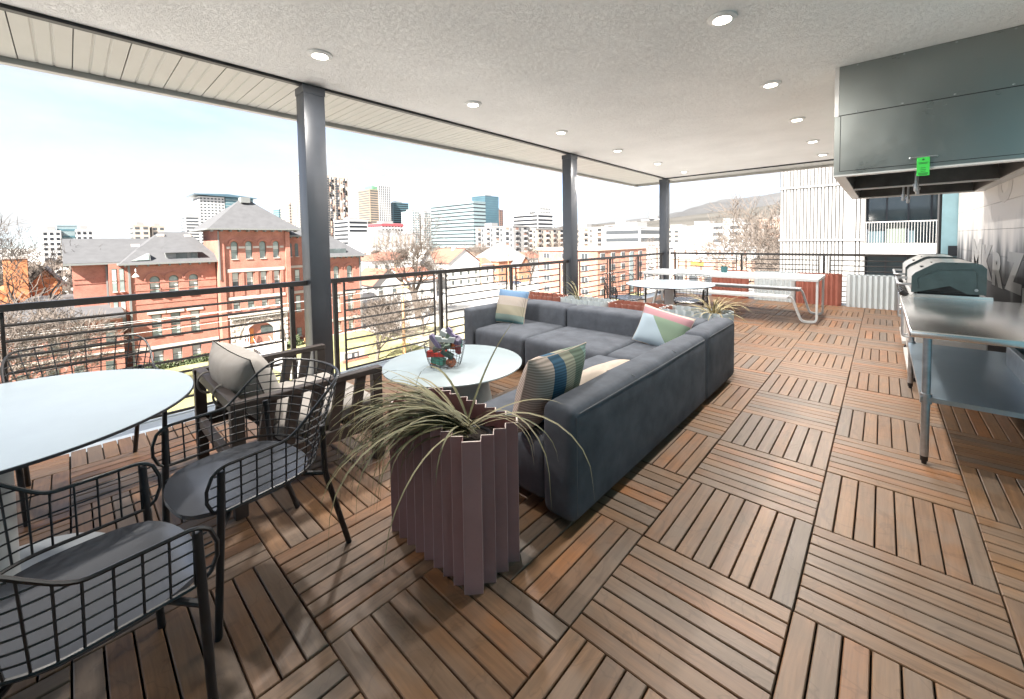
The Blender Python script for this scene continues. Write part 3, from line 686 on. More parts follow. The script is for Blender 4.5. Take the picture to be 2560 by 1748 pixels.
# ================================================================== SLATTED LOUNGE CHAIR
lc = thing('lounge_chair', 'dark wood slatted lounge chair with beige cushions between the tables', 'armchair', (-2.1, -.84, 0))
def lb_(name, *a): return MB().rbox(*a, .004, 1).build(name, 'dark_wood', lc)
xa, xb, ya, yb = -2.55, -1.655, -1.235, -.465
for x in (xa, xb):
    for y in (ya, yb):
        lb_('leg', x-.028, x+.028, y-.03, y+.03, 0, .572)
    lb_('arm_rail', x-.03, x+.03, ya-.032, yb+.032, .574, .61)
    lb_('side_rail', x-.022, x+.022, ya+.032, yb-.032, .215, .29)
    for i in range(5):
        y = ya+.13+i*.128
        MB().bar((x, y-.025, .291), (x, y+.025, .573), .022, .062, (0, 1, 0)).build('slat', 'dark_wood', lc)
lb_('back_rail', xa+.032, xb-.032, ya-.022, ya+.03, .55, .61)
lb_('front_rail', xa+.03, xb-.03, yb-.022, yb+.022, .215, .285)
lb_('rear_rail', xa+.03, xb-.03, ya-.018, ya+.018, .22, .285)
for i in range(6):
    x = xa+.14+i*.123
    MB().bar((x, ya+.02, .55), (x, ya+.23, .29), .06, .016, (0, .7, .6)).build('back_slat', 'dark_wood', lc)
for i in range(5):
    y = ya+.24+i*.12
    MB().box(xa+.03, xb-.03, y-.03, y+.03, .27, .288).build('seat_slat', 'dark_wood', lc)
t = MB().rbox(xa+.045, xb-.045, ya+.2, yb+.03, .292, .40, .04, 4, .015).build('seat_cushion', 'cushion', None, 60)
tag(t, 'beige seat cushion on the slatted lounge chair', 'cushion', 'lounge chair cushions')
t = thing('back_cushion', 'plump beige back cushion tied to the slatted lounge chair', 'cushion', (-2.11, -1.085, .575), 0, 'lounge chair cushions')
pm_ = pillow_mesh(.72, .46, .26, .16, 9, 26)
pm_.build('cover', 'cushion', t, 80, local=True); t.rotation_euler = (R(18), R(0), R(2))
for xx in (-.25, .1):
    MB().tube([(xx+.02*math.sin(a), -.10+.055*math.cos(a)-.03, .02+.075*math.sin(a)) for a in [i*2*math.pi/16 for i in range(16)]], .0065, 6, closed=True).build('tie', 'cushion', t, True, local=True)

# ================================================================== CORRUGATED PLANTERS
def planter_path(w_, d_, nx, ny, amp):
    """zig-zag folded outline, counter clockwise"""
    pts = []
    def side(p0, p1, n, nrm):
        for i in range(n):
            for k, off in ((0, 0), (.5, 0), (.5, 1), (1.0, 1)):
                pass
        L_ = Vector(p1)-Vector(p0)
        for i in range(2*n):
            f = i/(2*n); o = amp if i % 2 else -amp
            q = Vector(p0)+L_*f; pts.append((q.x+nrm[0]*o, q.y+nrm[1]*o))
    side((-w_/2, -d_/2), (w_/2, -d_/2), nx, (0, -1)); side((w_/2, -d_/2), (w_/2, d_/2), ny, (1, 0))
    side((w_/2, d_/2), (-w_/2, d_/2), nx, (0, 1)); side((-w_/2, d_/2), (-w_/2, -d_/2), ny, (-1, 0))
    return pts
mat('fold_highlight', (.5, .34, .33), .6)
def make_planter(label, mt, loc, w_=.70, d_=.33, h_=.635, nx=9, ny=4, amp=.014, rz=0):
    t = thing('corrugated_planter', label, 'planter', loc, rz, 'folded metal planters')
    P_ = planter_path(w_, d_, nx, ny, amp); n = len(P_)
    b = MB(); b.v = [(x, y, 0) for x, y in P_]+[(x, y, h_) for x, y in P_]
    b.f = [(i, (i+1) % n, n+(i+1) % n, n+i) for i in range(n)]
    k = .985; o = len(b.v); b.v += [(x*k, y*(k-.012), h_) for x, y in P_]+[(x*k, y*(k-.012), .02) for x, y in P_]
    b.f += [(o+(i+1) % n, o+i, o+n+i, o+n+(i+1) % n) for i in range(n)]
    b.build('shell', mt, t, local=True)
    rm = MB(); rm.v = [(x*1.002, y*1.002, h_+.001) for x, y in P_]+[(x*k*.998, y*(k-.014), h_+.001) for x, y in P_]; rm.f = [(i, (i+1) % n, n+(i+1) % n, n+i) for i in range(n)]
    rm.build('rim', 'planter_rim' if mt in ('terracotta', 'mauve_metal') else mt, t, local=True)
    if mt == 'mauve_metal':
        fe = MB()  # thin pale tubes painting edge highlights onto the outer folds
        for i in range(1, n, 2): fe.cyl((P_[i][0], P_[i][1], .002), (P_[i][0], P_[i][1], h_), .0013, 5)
        fe.build('fold_highlights', 'fold_highlight', t, local=True)
    q = [(x*.97, y*.95) for x, y in P_]
    s_ = MB(); s_.v = [(x, y, h_-.09) for x, y in q]; s_.f = [tuple(range(n))]; s_.build('soil', 'soil', t, local=True)
    return t
# the near one: bigger steps on its folded sides
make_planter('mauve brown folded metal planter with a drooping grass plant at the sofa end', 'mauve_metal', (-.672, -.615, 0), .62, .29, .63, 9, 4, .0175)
pl2 = [('terracotta', 'red brown', -1.88), ('planter_white', 'white', -.955), ('terracotta', 'red brown', -.155), ('planter_white', 'white', .70)]
wh = ['leftmost', 'second from the left', 'third from the left', 'rightmost, beside the grills,']
for i, (mt, cn, x) in enumerate(pl2):
    make_planter(f'{cn} corrugated planter at the far railing, {wh[i]} of the four', mt, (x, 8.70-.01, 0), .74, .27, .64, 9, 3, .019)
for mt, cn, x, wq in (('terracotta', 'red brown', -2.86, 'nearest the railing'), ('planter_white', 'white', -2.10, 'below the middle column'), ('terracotta', 'red brown', -1.36, 'in the middle'), ('planter_white', 'white', -.70, 'holding a grass tuft')):
    make_planter(f'{cn} corrugated planter in the row behind the sofa, {wq}', mt, (x, 2.79, 0), .70, .30, .635, 8, 3, .019)

# strap-leaf plants
def blade(b, base, ang, length, rise, droop, width, rng, twist=0):
    n = 12; d = Vector((math.cos(ang), math.sin(ang), 0)); side = Vector((-math.sin(ang), math.cos(ang), 0))
    o = len(b.v); p = Vector(base); th = rise; ca = rng.uniform(-.25, .25)
    for i in range(n+1):
        f = i/n; w_ = width*(1-f**2.2)*(.55+.45*min(1, f*6))+.0004
        s2 = (side*math.cos(twist*f)+Vector((0,0,1))*math.sin(twist*f))
        cup = Vector((0, 0, w_*.25))
        b.v += [tuple(p-s2*w_+cup), tuple(p), tuple(p+s2*w_+cup)]
        dirv = (d*math.cos(th)+Vector((0,0,1))*math.sin(th)).normalized()
        dirv = (dirv+side*ca*f*.6).normalized()
        p = p+dirv*(length/n); th -= droop*(0.35+1.3*f)/n
        if th < -1.45: th = -1.45
    for i in range(n):
        a = o+i*3; b.f += [(a, a+3, a+4, a+1), (a+1, a+4, a+5, a+2)]
def plant(name, label, base, n, lens, mt, rng, bias=None, spread=1.0, pot=True, wid=.0075, rise=(.45, 1.35), drp=(1.6, 3.4)):
    t = thing(name, label, 'plant', base)
    b = MB()
    for i in range(n):
        a = rng.uniform(0, 2*math.pi)
        if bias is not None and rng.random() < bias[1]: a = bias[0]+rng.gauss(0, bias[2])
        ln = rng.uniform(*lens)
        blade(b, Vector(base)+Vector((rng.gauss(0, .018), rng.gauss(0, .018), 0)), a, ln, rng.uniform(*rise), rng.uniform(*drp)*spread, wid*rng.uniform(.7, 1.2), rng, rng.uniform(-.8, .8))
    b.build('foliage', mt, t, 60)
    if pot: MB().lathe(base, [(.085, -.16), (.11, -.03), (.115, -.03), (.115, -.022), (.1, -.022), (.098, -.045), (.001, -.05)], 28).build('nursery_pot', 'pot_black', t, 40)
    return t
rg = random.Random(11)
nb = plant('grass_plant', 'drooping strap-leaf grass plant spilling over the near planter', (-.545, -.62, .57), 165, (.35, .92), 'leaf_dry', rg, (R(224), .94, .33), 1.0, True, .0055, (.3, .9), (2.5, 3.9))
pb = MB()
for a, ln, rs, dr, in ((55, .5, .5, 1.2), (20, .55, .6, 2.6), (95, .55, 1.1, .5), (300, .42, .6, 2.6), (265, .6, .4, 2.8), (180, .95, .35, .8), (172, 1.0, .25, .9), (200, 1.05, .12, .55)):
    blade(pb, (-.56, -.62, .58), R(a), ln, rs, dr, .006, rg, .3)
pb.build('long_blades', 'leaf_dry', nb, 60)
plant('spiky_grass', 'straw coloured spiky grass tuft behind the sofa corner', (-.50, 2.78, .57), 70, (.25, .5), 'leaf_straw', rg, None, .8, False, .006)
plant('spiky_grass', 'sparse dark grass at the foot of the middle column', (-2.25, 2.80, .60), 16, (.3, .55), 'leaf_dry', rg, None, .5, False, .005)

# ================================================================== PICNIC TABLE
pt_ = thing('picnic_table', 'long white metal picnic table with two attached benches', 'picnic table', (-1.44, 6.85, 0))
ZT = .735
MB().rbox(-2.93, .085, 6.20, 7.22, ZT-.05, ZT, .008, 2).build('table_top', 'white_metal', pt_)
def rounded(pts, r=.07, n=5):
    out_ = [Vector(pts[0])]
    for i in range(1, len(pts)-1):
        p = Vector(pts[i]); a = (Vector(pts[i-1])-p).normalized(); c_ = (Vector(pts[i+1])-p).normalized()
        for k in range(n+1):
            f = k/n; out_.append((p+a*r)*(1-f)**2+p*2*f*(1-f)+(p+c_*r)*f*f)
    out_.append(Vector(pts[-1])); return out_
def strap(b, pts, w_, th):
    """flat strap w_ wide along y, th thick"""
    pts = [Vector(p) for p in pts]; o = len(b.v)
    for i, p in enumerate(pts):
        d = pts[min(i+1, len(pts)-1)]-pts[max(i-1, 0)]; d.y = 0; d.normalize(); nn = Vector((-d.z, 0, d.x))
        for a, c_ in ((-1,-1),(1,-1),(1,1),(-1,1)): b.v.append(tuple(p+Vector((0, w_/2*a, 0))+nn*(th/2*c_)))
    for i in range(len(pts)-1):
        for j in range(4): b.f.append((o+i*4+j, o+i*4+(j+1) % 4, o+i*4+4+(j+1) % 4, o+i*4+4+j))
    b.f += [(o+3, o+2, o+1, o), tuple(o+(len(pts)-1)*4+j for j in range(4))]
for yb_, yt_ in ((6.08, 6.27), (7.34, 7.15)):
    MB().rbox(-2.58, -.30, yb_-.15, yb_+.15, .40, .45, .008, 2).build('bench', 'white_metal', pt_)
    for e, s_ in ((.06, 1), (-2.905, -1)):
        b = MB(); strap(b, rounded([(e-s_*.40, yb_, .425), (e-s_*.33, yb_+(yt_-yb_)*.3, .425), (e-s_*.20, yt_-(yt_-yb_)*.35, .02), (e-s_*.0, yt_, .02), (e, yt_, ZT-.05)], .07), .07, .03)
        b.build('end_frame', 'white_metal', pt_, 50)
t = thing('plant_pot', 'small teal pot with foliage on the picnic table', 'pot', (-1.50, 6.82, ZT+.001))
MB().lathe((-1.50, 6.82, ZT+.001), [(.055, 0), (.07, .11), (.072, .115), (.062, .115)], 20).build('pot_body', 'teal_pot', t, 40)
b = MB()
for i in range(40): blade(b, (-1.50+rg.uniform(-.04, .04), 6.82+rg.uniform(-.04, .04), ZT+.10), rg.uniform(0, 6.28), rg.uniform(.04, .09), rg.uniform(.5, 1.4), 1.5, .007, rg)
mat('leaf_green', (.035, .085, .035), .6, var=.4, vscale=40)
b.build('foliage', 'leaf_green', t, 60)

# ================================================================== GRILL STATION
st = thing('steel_prep_table', 'stainless steel prep table with a lower shelf in front of the grills', 'table', (1.36, 2.55, 0))
tx0, tx1, ty0, ty1, tz = .975, 1.74, 1.62, 3.49, .845
MB().rbox(tx0, tx1, ty0, ty1, tz-.042, tz, .007, 3).build('table_top', 'steel_top', st, 30)
MB().box(tx1-.016, tx1, ty0+.002, ty1-.002, tz+.001, tz+.11).box(tx1-.016, tx1+.03, ty0+.002, ty1-.002, tz+.1105, tz+.125).build('backsplash', 'steel_top', st)
for x in (1.06, 1.66):
    for y in (1.71, 3.37):
        l_ = MB().cyl((x, y, .05), (x, y, tz-.043), .0205, 20).build('leg', 'galv', st, True)
        MB().lathe((x, y, 0), [(.012, 0), (.014, .018), (.019, .02), (.019, .051)], 16).build('levelling_foot', 'grill_black', l_, 30)
        MB().cyl((x, y, .385), (x, y, .445), .0285, 20).build('shelf_collar', 'galv', l_, 30)
MB().box(1.035, 1.685, 1.685, 3.40, .400, .428).build('lower_shelf', 'steel_shelf', st)
sp_ = thing('steel_pan', 'shallow stainless pan on the prep table shelf at the right edge', 'pan', (1.64, 2.45, .43))
b = MB()
b.box(1.56, 1.72, 2.0, 2.9, .4295, .436); b.box(1.56, 1.572, 2.0, 2.9, .4365, .59); b.box(1.708, 1.72, 2.0, 2.9, .4365, .59); b.box(1.5725, 1.7075, 2.0, 2.012, .4365, .59); b.box(1.5725, 1.7075, 2.888, 2.9, .4365, .59)
b.build('pan_body', 'galv', sp_)
MB().box(1.545, 1.572, 1.985, 2.915, .5905, .6).box(1.708, 1.735, 1.985, 2.915, .5905, .6).box(1.5725, 1.7075, 1.985, 2.012, .5905, .6).box(1.5725, 1.7075, 2.888, 2.915, .5905, .6).build('pan_rim', 'lamp_trim', sp_)

def make_grill(label, y0):
    t = thing('gas_grill', label, 'grill', (1.30, y0+.55, 0), 0, 'gas grills under the hood')
    W = 1.05; xf, xr = 1.06, 1.53
    y1 = y0+W
    # cabinet
    MB().rbox(1.09, 1.56, y0+.02, y1-.02, .13, .80, .01, 2).build('cabinet', 'lid_white', t)
    for a, c_ in ((y0+.05, y0+.51), (y0+.54, y1-.05)):
        d_ = MB().rbox(1.065, 1.088, a, c_, .18, .72, .006, 2).build('door', 'lid_white', t)
        hy = c_-.05 if a < y0+.3 else a+.05
        MB().tube(rounded([(1.066, hy, .68), (1.015, hy, .68), (1.015, hy, .36), (1.066, hy, .36)], .03), .010, 8).build('door_handle', 'galv', d_, True)
    # side shelf slab / firebox rim
    MB().box(1.08, 1.56, y0-.01, y1+.01, .8005, .85).build('firebox', 'lid_white', t)
    MB().box(1.07, 1.57, y0-.05, y0-.012, .83, .872).build('side_rim', 'steel_top', t)
    # control panel (sloped) with knobs
    MB().prism([(1.06, .735), (1.00, .80), (1.075, .875), (1.08, .735)], lambda x, z: (x, y0, z), lambda x, z: (x, y1, z)).build('control_panel', 'lid_white', t)
    for i in range(6):
        ky = y0+.1+i*.168
        k_ = MB().cyl((1.028, ky, .834), (.985, ky, .872), .027, 14).build('knob', 'grill_black', t, 40); MB().bar((.984, ky-.02, .873), (.984, ky+.02, .873), .012, .012).build('knob_grip', 'galv', k_)
    # lid: angular hood profile along y
    prof = [(xf, .885), (xf, 1.03), (xf+.022, 1.062), (1.215, 1.155), (1.25, 1.165), (1.46, 1.163), (1.50, 1.15), (xr, 1.115), (xr, .90)]
    MB().prism(prof, lambda x, z: (x, y0+.038, z), lambda x, z: (x, y1-.038, z)).build('lid', 'lid_white', t, 35)
    MB().prism([(1.09, .886), (1.43, .886), (1.31, .965)], lambda x, z: (x, y0+.0345, z), lambda x, z: (x, y0+.0375, z)).build('lid_gap', 'grill_black', t)
    inner = [(xf-.004, .878), (xf-.004, 1.032), (xf+.020, 1.067), (1.213, 1.160), (1.25, 1.170), (1.46, 1.168), (1.505, 1.154), (xr+.005, 1.117), (xr+.005, .885), (1.42, .885), (1.31, .955), (1.10, .885)]
    for ya_, yb2 in ((y0, y0+.034), (y1-.034, y1)):
        cp = MB().prism(inner, lambda x, z: (x, ya_, z), lambda x, z: (x, yb2, z)).build('lid_end_cap', 'lid_cap', t, 35)
        e = ya_-.003
        MB().tube([(1.10, e, .93), (1.10, e, 1.02), (1.24, e, 1.10), (1.45, e, 1.105), (1.475, e, 1.08), (1.475, e, .95)], .004, 5).build('embossed_line', 'lid_cap', cp, True)
        MB().cyl((1.475, e+.003, .925), (1.475, e-.006, .925), .012, 12).build('hinge_bolt', 'galv', cp, True)
    MB().box(1.10, 1.50, y0+.04, y1-.04, .8505, .884).build('cook_box', 'grill_black', t)
    MB().tube(rounded([(xf+.005, y0+.12, .945), (.965, y0+.12, .945), (.965, y1-.12, .945), (xf+.005, y1-.12, .945)], .03), .013, 10).build('lid_handle', 'galv', t, True)
    for k in (0, 1): MB().box(1.13+.075*k, 1.175+.075*k, y0+.30, y0+.42, 1.1+.042*k+.003, 1.1+.042*k+.014).build('vent_slot', 'grill_black', t)
    MB().box(1.045, 1.57, y0+.02, y1-.02, .095, .129).build('base_rail', 'lid_white', t)
    for x in (1.10, 1.52):
        for y in (y0+.07, y1-.07):
            c_ = MB().cyl((x, y-.016, .042), (x, y+.016, .042), .041, 16).build('caster', 'grill_black', t, 30); MB().box(x-.02, x+.02, y-.026, y-.018, .04, .094).box(x-.02, x+.02, y+.018, y+.026, .04, .094).build('fork', 'galv', c_)
    return t
make_grill('nearer gas grill with white lid and dark green end cap behind the prep table', 3.56)
make_grill('farther gas grill, mostly hidden behind the nearer one', 4.93)

# exhaust hood
mat('seam_dark', (.02, .022, .024), .6)
hd = thing('exhaust_hood', 'large stainless exhaust hood hanging from the ceiling above the grills', 'exhaust hood', (1.15, 4.7, 2.0))
hx0, hx1, hy0, hy1 = .48, 1.822, 3.06, 6.25
MB().box(hx0, hx1, hy0, hy1, 2.553, 2.999).build('upper_shroud', 'steel_hood', hd)
MB().box(hx0-.001, hx0+.03, hy0-.006, hy0-.0005, 2.545, 2.999).build('corner_strip', 'steel_top', hd)
b = MB()
b.box(hx0, hx1, hy0, hy0+.012, 2.0, 2.5525); b.box(hx0, hx1, hy1-.012, hy1, 2.0, 2.5525); b.box(hx0, hx0+.012, hy0+.0125, hy1-.0125, 2.0, 2.5525); b.box(hx1-.012, hx1, hy0+.0125, hy1-.0125, 2.0, 2.5525)
b.build('canopy_side', 'steel_hood', hd)
MB().box(hx0+.049, hx1-.02, hy0-.005, hy0-.0005, 2.035, 2.543).build('access_panel', 'steel_hood', hd)
MB().box(hx0, hx1-.02, hy0-.003, hy0-.0004, 2.544, 2.552).box(hx0+.043, hx0+.048, hy0-.003, hy0-.0004, 2.03, 2.543).box(hx0+.049, hx1-.02, hy0-.003, hy0-.0004, 2.03, 2.0345).build('panel_seam', 'seam_dark', hd)
b = MB(); fl = .085
b.box(hx0, hx1, hy0, hy0+fl, 1.985, 1.9995); b.box(hx0, hx1, hy1-fl, hy1, 1.985, 1.9995); b.box(hx0, hx0+fl, hy0+fl+.0005, hy1-fl-.0005, 1.985, 1.9995); b.box(hx1-fl, hx1, hy0+fl+.0005, hy1-fl-.0005, 1.985, 1.9995)
ym = 4.65; b.box(hx0+fl+.0005, hx1-fl-.0005, ym-.03, ym+.03, 1.985, 1.9995)
b.build('bottom_flange', 'lamp_trim', hd)
for a, c_ in ((hy0+fl, ym-.03), (ym+.03, hy1-fl)):
    MB().add([(hx0+fl, a, 2.0), (hx1-fl, a, 2.0), (hx1-fl, c_, 2.0), (hx0+fl, c_, 2.0), (hx0+fl+.05, a+.05, 2.35), (hx1-fl-.05, a+.05, 2.35), (hx1-fl-.05, c_-.05, 2.35), (hx0+fl+.05, c_-.05, 2.35)],
             [(4,5,6,7),(0,1,5,4),(1,2,6,5),(2,3,7,6),(3,0,4,7)]).build('plenum', 'hood_inside', hd)
    n = 9
    for i in range(n):
        x = hx0+fl+.07+(hx1-hx0-2*fl-.14)*i/(n-1)
        MB().box(x-.03, x+.03, a+.06, c_-.06, 2.30, 2.315).build('filter_slat', 'hood_inside', hd)
for x, y in ((1.07, 3.62), (1.10, 4.05), (1.02, 4.95), (1.08, 5.5)):
    nzl = MB().cyl((x, y, 1.93), (x, y, 2.34), .011, 10).build('nozzle_pipe', 'galv', hd, True); MB().lathe((x, y, 1.84), [(.009, 0), (.016, .012), (.016, .05), (.022, .052), (.022, .075), (.012, .08), (.012, .11)], 14).build('nozzle_head', 'galv', nzl, 30)
for z, y_ in ((2.985, hy0-.0005), (2.567, hy0-.0005)):
    for i in range(5): MB().lathe((0,0,0), [(.008, 0), (.005, .004)], 8).build('screw', 'galv', hd, True, local=True).matrix_local = Matrix.Translation(Vector((hx0+.16+.31*i, y_, z))-hd.location) @ Matrix.Rotation(R(90), 4, 'X')
MB().tube(rounded([(1.00, hy0-.006, 2.083), (1.00, hy0-.03, 2.083), (1.17, hy0-.03, 2.083), (1.17, hy0-.006, 2.083)], .01), .006, 8).build('panel_handle', 'galv', hd, True)
tg = thing('inspection_tag', 'bright green inspection tag hanging from the hood handle', 'tag', (1.085, 3.022, 1.93))
MB().rbox(1.046, 1.124, 3.018, 3.021, 1.925, 2.078, .0012, 1).build('tag_card', 'tag_green', tg)
MB().cyl((1.085, 3.0225, 2.06), (1.085, 3.0165, 2.06), .008, 12).build('eyelet', 'tag_ink', tg)
for i, (z, w_) in enumerate(((2.035, .062), (2.026, .05), (1.99, .03), (1.975, .034), (1.962, .03), (1.948, .06), (1.94, .06), (1.932, .05))):
    MB().box(1.085-w_/2, 1.085+w_/2, 3.0166, 3.0176, z-.0022, z+.0022).build('print_line', 'tag_ink', tg)

# ================================================================== GROUND AND STREETS
mat('ground_dry', (.35, .335, .31), .95, spec=.1, var=.25, vscale=.06)
mat('lawn', (.25, .235, .115), .95, spec=.1, var=.35, vscale=.25, bump=.5, bscale=3, bdist=.1)
mat('lawn_dry', (.3, .27, .18), .95, spec=.1, var=.3, vscale=.3, bump=.5, bscale=3, bdist=.1)
mat('asphalt', (.33, .325, .315), .9, var=.15, vscale=.4)
mat('concrete', (.40, .385, .36), .9, var=.1, vscale=.3)
mat('paint_white', (.75, .75, .72), .8)
g_ = MB()
NX = 24
def gz(x, y):
    """the valley floor rises toward the foothills to the north"""
    d = max(0, y-700); return GZ+.03*d**1.05 if d > 0 else GZ
xs = [-7000, -4000, -2200, -1300, -800, -400, -150, 0, 300, 900, 2500, 6000]; ys = [-6000, -2500, -900, -300, 0, 300, 700, 1000, 1400, 1900, 2500, 3200, 4200]
g_.v = [(x, y, gz(x, y)) for y in ys for x in xs]
g_.f = [(j*len(xs)+i, j*len(xs)+i+1, (j+1)*len(xs)+i+1, (j+1)*len(xs)+i) for j in range(len(ys)-1) for i in range(len(xs)-1)]
struct(g_.build('ground', 'ground_dry'))
def sheet(name, mt, x0, x1, y0, y1, lift): return struct(MB().add([(x0,y0,GZ+lift),(x1,y0,GZ+lift),(x1,y1,GZ+lift),(x0,y1,GZ+lift)], [(0,1,2,3)]).build(name, mt))
sheet('lawn', 'lawn', -71.5, -47, -30, 34, .02)
sheet('dry_lawn', 'lawn_dry', -66, -36, 34.5, 62, .02)
sheet('street', 'asphalt', -34, -14, -200, 600, .012)
sheet('street', 'asphalt', -400, -14.5, 64, 76, .008)
sheet('street', 'asphalt', -400, -34.5, 150, 162, .008)
sheet('pavement', 'concrete', -46.6, -43, -200, 33, .03)
sheet('pavement', 'concrete', -38, -34.2, -200, 62, .03)
sheet('entrance_path', 'concrete', -69.4, -47.2, 15.4, 19.0, .034)
sheet('parking_lot', 'concrete', -120, -60, 100, 149, .016)
sheet('vacant_lot', 'concrete', -100, -58, 77, 99, .014)
sheet('lawn_strip', 'lawn', -60, -36, 77, 112, .02)

# ================================================================== BRICK SCHOOL
brick_mat('school_brick', (.33, .138, .102), (.28, .108, .08), (.38, .24, .19), 3.2, 'y')
mat('stone', (.42, .37, .33), .85, var=.1, vscale=.8)
mat('slate', (.068, .068, .071), .85, var=.14, vscale=1.2, bump=.4, bscale=9, bdist=.03)
mat('eave_dark', (.05, .053, .05), .7)
mat('gutter', (.15, .155, .15), .6)
mat('glass_pale', (.22, .27, .255), .25, spec=.4, var=.35, vscale=.7)
mat('glass_dark', (.07, .085, .085), .25, spec=.4, var=.4, vscale=.5)
mat('frame_green', (.08, .095, .08), .6)
mat('blind', (.45, .48, .45), .9)
mat('door_orange', (.42, .13, .03), .6)
K = 1.5
def sy(y): return K*y+.89
def sz(z): return K*z-.715
FX = -72.4
sc = thing('school', 'red brick school with grey hip roofs, tower and stone arched entrance', 'school building', (-76, 15, GZ))
def sbox(name, mt, x0, x1, y0, y1, z0, z1, par=None): return MB().box(x0, x1, sy(y0), sy(y1), max(GZ-.02, sz(z0)), sz(z1)).build(name, mt, par or sc)
def hip(name, x0, x1, y0, y1, z0, z1, ridge, ov=.8, mt='slate'):
    """hip roof over a block; ridge=(ya,yb) in school units, x centre in middle"""
    a, b_, c_, d_ = x0-ov, x1+ov, sy(y0)-ov, sy(y1)+ov; xm = (x0+x1)/2
    r = MB().add([(a,c_,sz(z0)),(b_,c_,sz(z0)),(b_,d_,sz(z0)),(a,d_,sz(z0)),(xm,sy(ridge[0]),sz(z1)),(xm,sy(ridge[1]),sz(z1))],
             [(0,1,4),(1,2,5,4),(2,3,5),(3,0,4,5),(3,2,1,0)]).build(name, mt, sc)
    MB().box(a, b_, c_, d_, sz(z0)-.22, sz(z0)-.03).build('eave', 'eave_dark', r)
    MB().box(b_+.01, b_+.16, c_-.1, d_+.1, sz(z0)-.2, sz(z0)+.02).box(a, b_+.005, c_-.16, c_-.01, sz(z0)-.2, sz(z0)+.02).build('gutter', 'gutter', r)
    n = int((d_-c_)/1.0); b = MB()
    for i in range(n): yy = c_+.5+i*(d_-c_-1)/max(1, n-1); b.box(x1+.03, b_-.05, yy-.08, yy+.08, sz(z0)-.45, sz(z0)-.225)
    b.build('brackets', 'gutter', r); return r
def window(x, y0, y1, zb, zt, arch=False, pane='glass_pale', frame='frame_green', depth=.25, sash=True):
    ya, yb_, za, zc = sy(y0), sy(y1), sz(zb), sz(zt)
    fr = MB()
    if arch:
        r_ = (yb_-ya)/2; zs = zc-r_; ym_ = (ya+yb_)/2; n = 10
        poly = [(ya, za), (yb_, za)]+[(ym_+r_*math.cos(math.pi*i/n), zs+r_*math.sin(math.pi*i/n)) for i in range(n+1)]
    else: poly = [(ya, za), (yb_, za), (yb_, zc), (ya, zc)]
    wn = fr.prism(poly, lambda a, b: (x+.015, a, b), lambda a, b: (x+.03, a, b)).build('window', frame, sc)
    cy_, cz_ = (ya+yb_)/2, (za+zc)/2
    MB().prism([(cy_+(a-cy_)*.84, cz_+(b-cz_)*.92) for a, b in poly], lambda a, b: (x+.031, a, b), lambda a, b: (x+.04, a, b)).build('pane', pane, wn)
    hb = random.choice((0, .35, .5, .6))
    if hb: MB().box(x+.041, x+.046, cy_-(yb_-ya)*.39, cy_+(yb_-ya)*.39, zc-(zc-za)*(hb+.12 if not arch else .55), zc-(zc-za)*(.06 if not arch else .28)).build('blind', 'blind', wn)
    if sash: MB().box(x+.047, x+.075, ya, yb_, za+(zc-za)*.47, za+(zc-za)*.47+.09).build('sash_bar', frame, wn)
    MB().box(x+.01, x+DP+.12, ya+.005, yb_-.005, za+.001, za+.10).build('sill', 'stone', wn)
    return wn
def arch_band(x, yc, zs, r0, r1, mt='school_brick', proud=.12):
    n = 14; poly = [(yc+r1*math.cos(math.pi*i/n), zs+r1*math.sin(math.pi*i/n)) for i in range(n+1)]+[(yc+r0*math.cos(math.pi*i/n), zs+r0*math.sin(math.pi*i/n)) for i in range(n, -1, -1)]
    b = MB(); k = n+1
    for i in range(n): b.add([(x+e, *poly[i]) for e in (0, proud)]+[(x+e, *poly[i+1]) for e in (0, proud)]+[(x+e, *poly[2*k-1-i]) for e in (0, proud)]+[(x+e, *poly[2*k-2-i]) for e in (0, proud)], [(1,3,7,5),(0,1,3,2),(4,6,7,5)])
    b.build('arch_band', mt, sc)
DP = .32
def facade(name, x, y0, y1, z0, z1, cols, mt='school_brick', dp=DP):
    """brick skin with real window openings; cols = [(ya, yb, [(zb, zt, arch)])], school units"""
    b = MB(); xa = x-dp; zg = max(GZ-.02, sz(z0)); p = sy(y0)
    for a, c_, ops in sorted(cols):
        A, B_ = sy(a), sy(c_); b.box(xa, x, p, A, zg, sz(z1)); q = zg
        for zb, zt, ar_ in sorted(ops):
            lo, hi = max(GZ, sz(zb)), sz(zt); b.box(xa, x, A, B_, q, lo)
            if ar_:
                r_ = (B_-A)/2; ym_ = (A+B_)/2; zs = hi-r_; n = 10
                for i in range(n):
                    t0, t1 = math.pi*i/n, math.pi*(i+1)/n
                    ya_, za_ = ym_+r_*math.cos(t0), zs+r_*math.sin(t0); yb2, zb2 = ym_+r_*math.cos(t1), zs+r_*math.sin(t1)
                    b.add([(xa,ya_,za_),(xa,yb2,zb2),(x,yb2,zb2),(x,ya_,za_),(xa,ya_,hi),(xa,yb2,hi),(x,yb2,hi),(x,ya_,hi)], [(0,1,2,3),(3,2,6,7)])
            q = hi
        b.box(xa, x, A, B_, q, sz(z1)); p = B_
    b.box(xa, x, p, sy(y1), zg, sz(z1))
    return b.build(name, mt, sc)
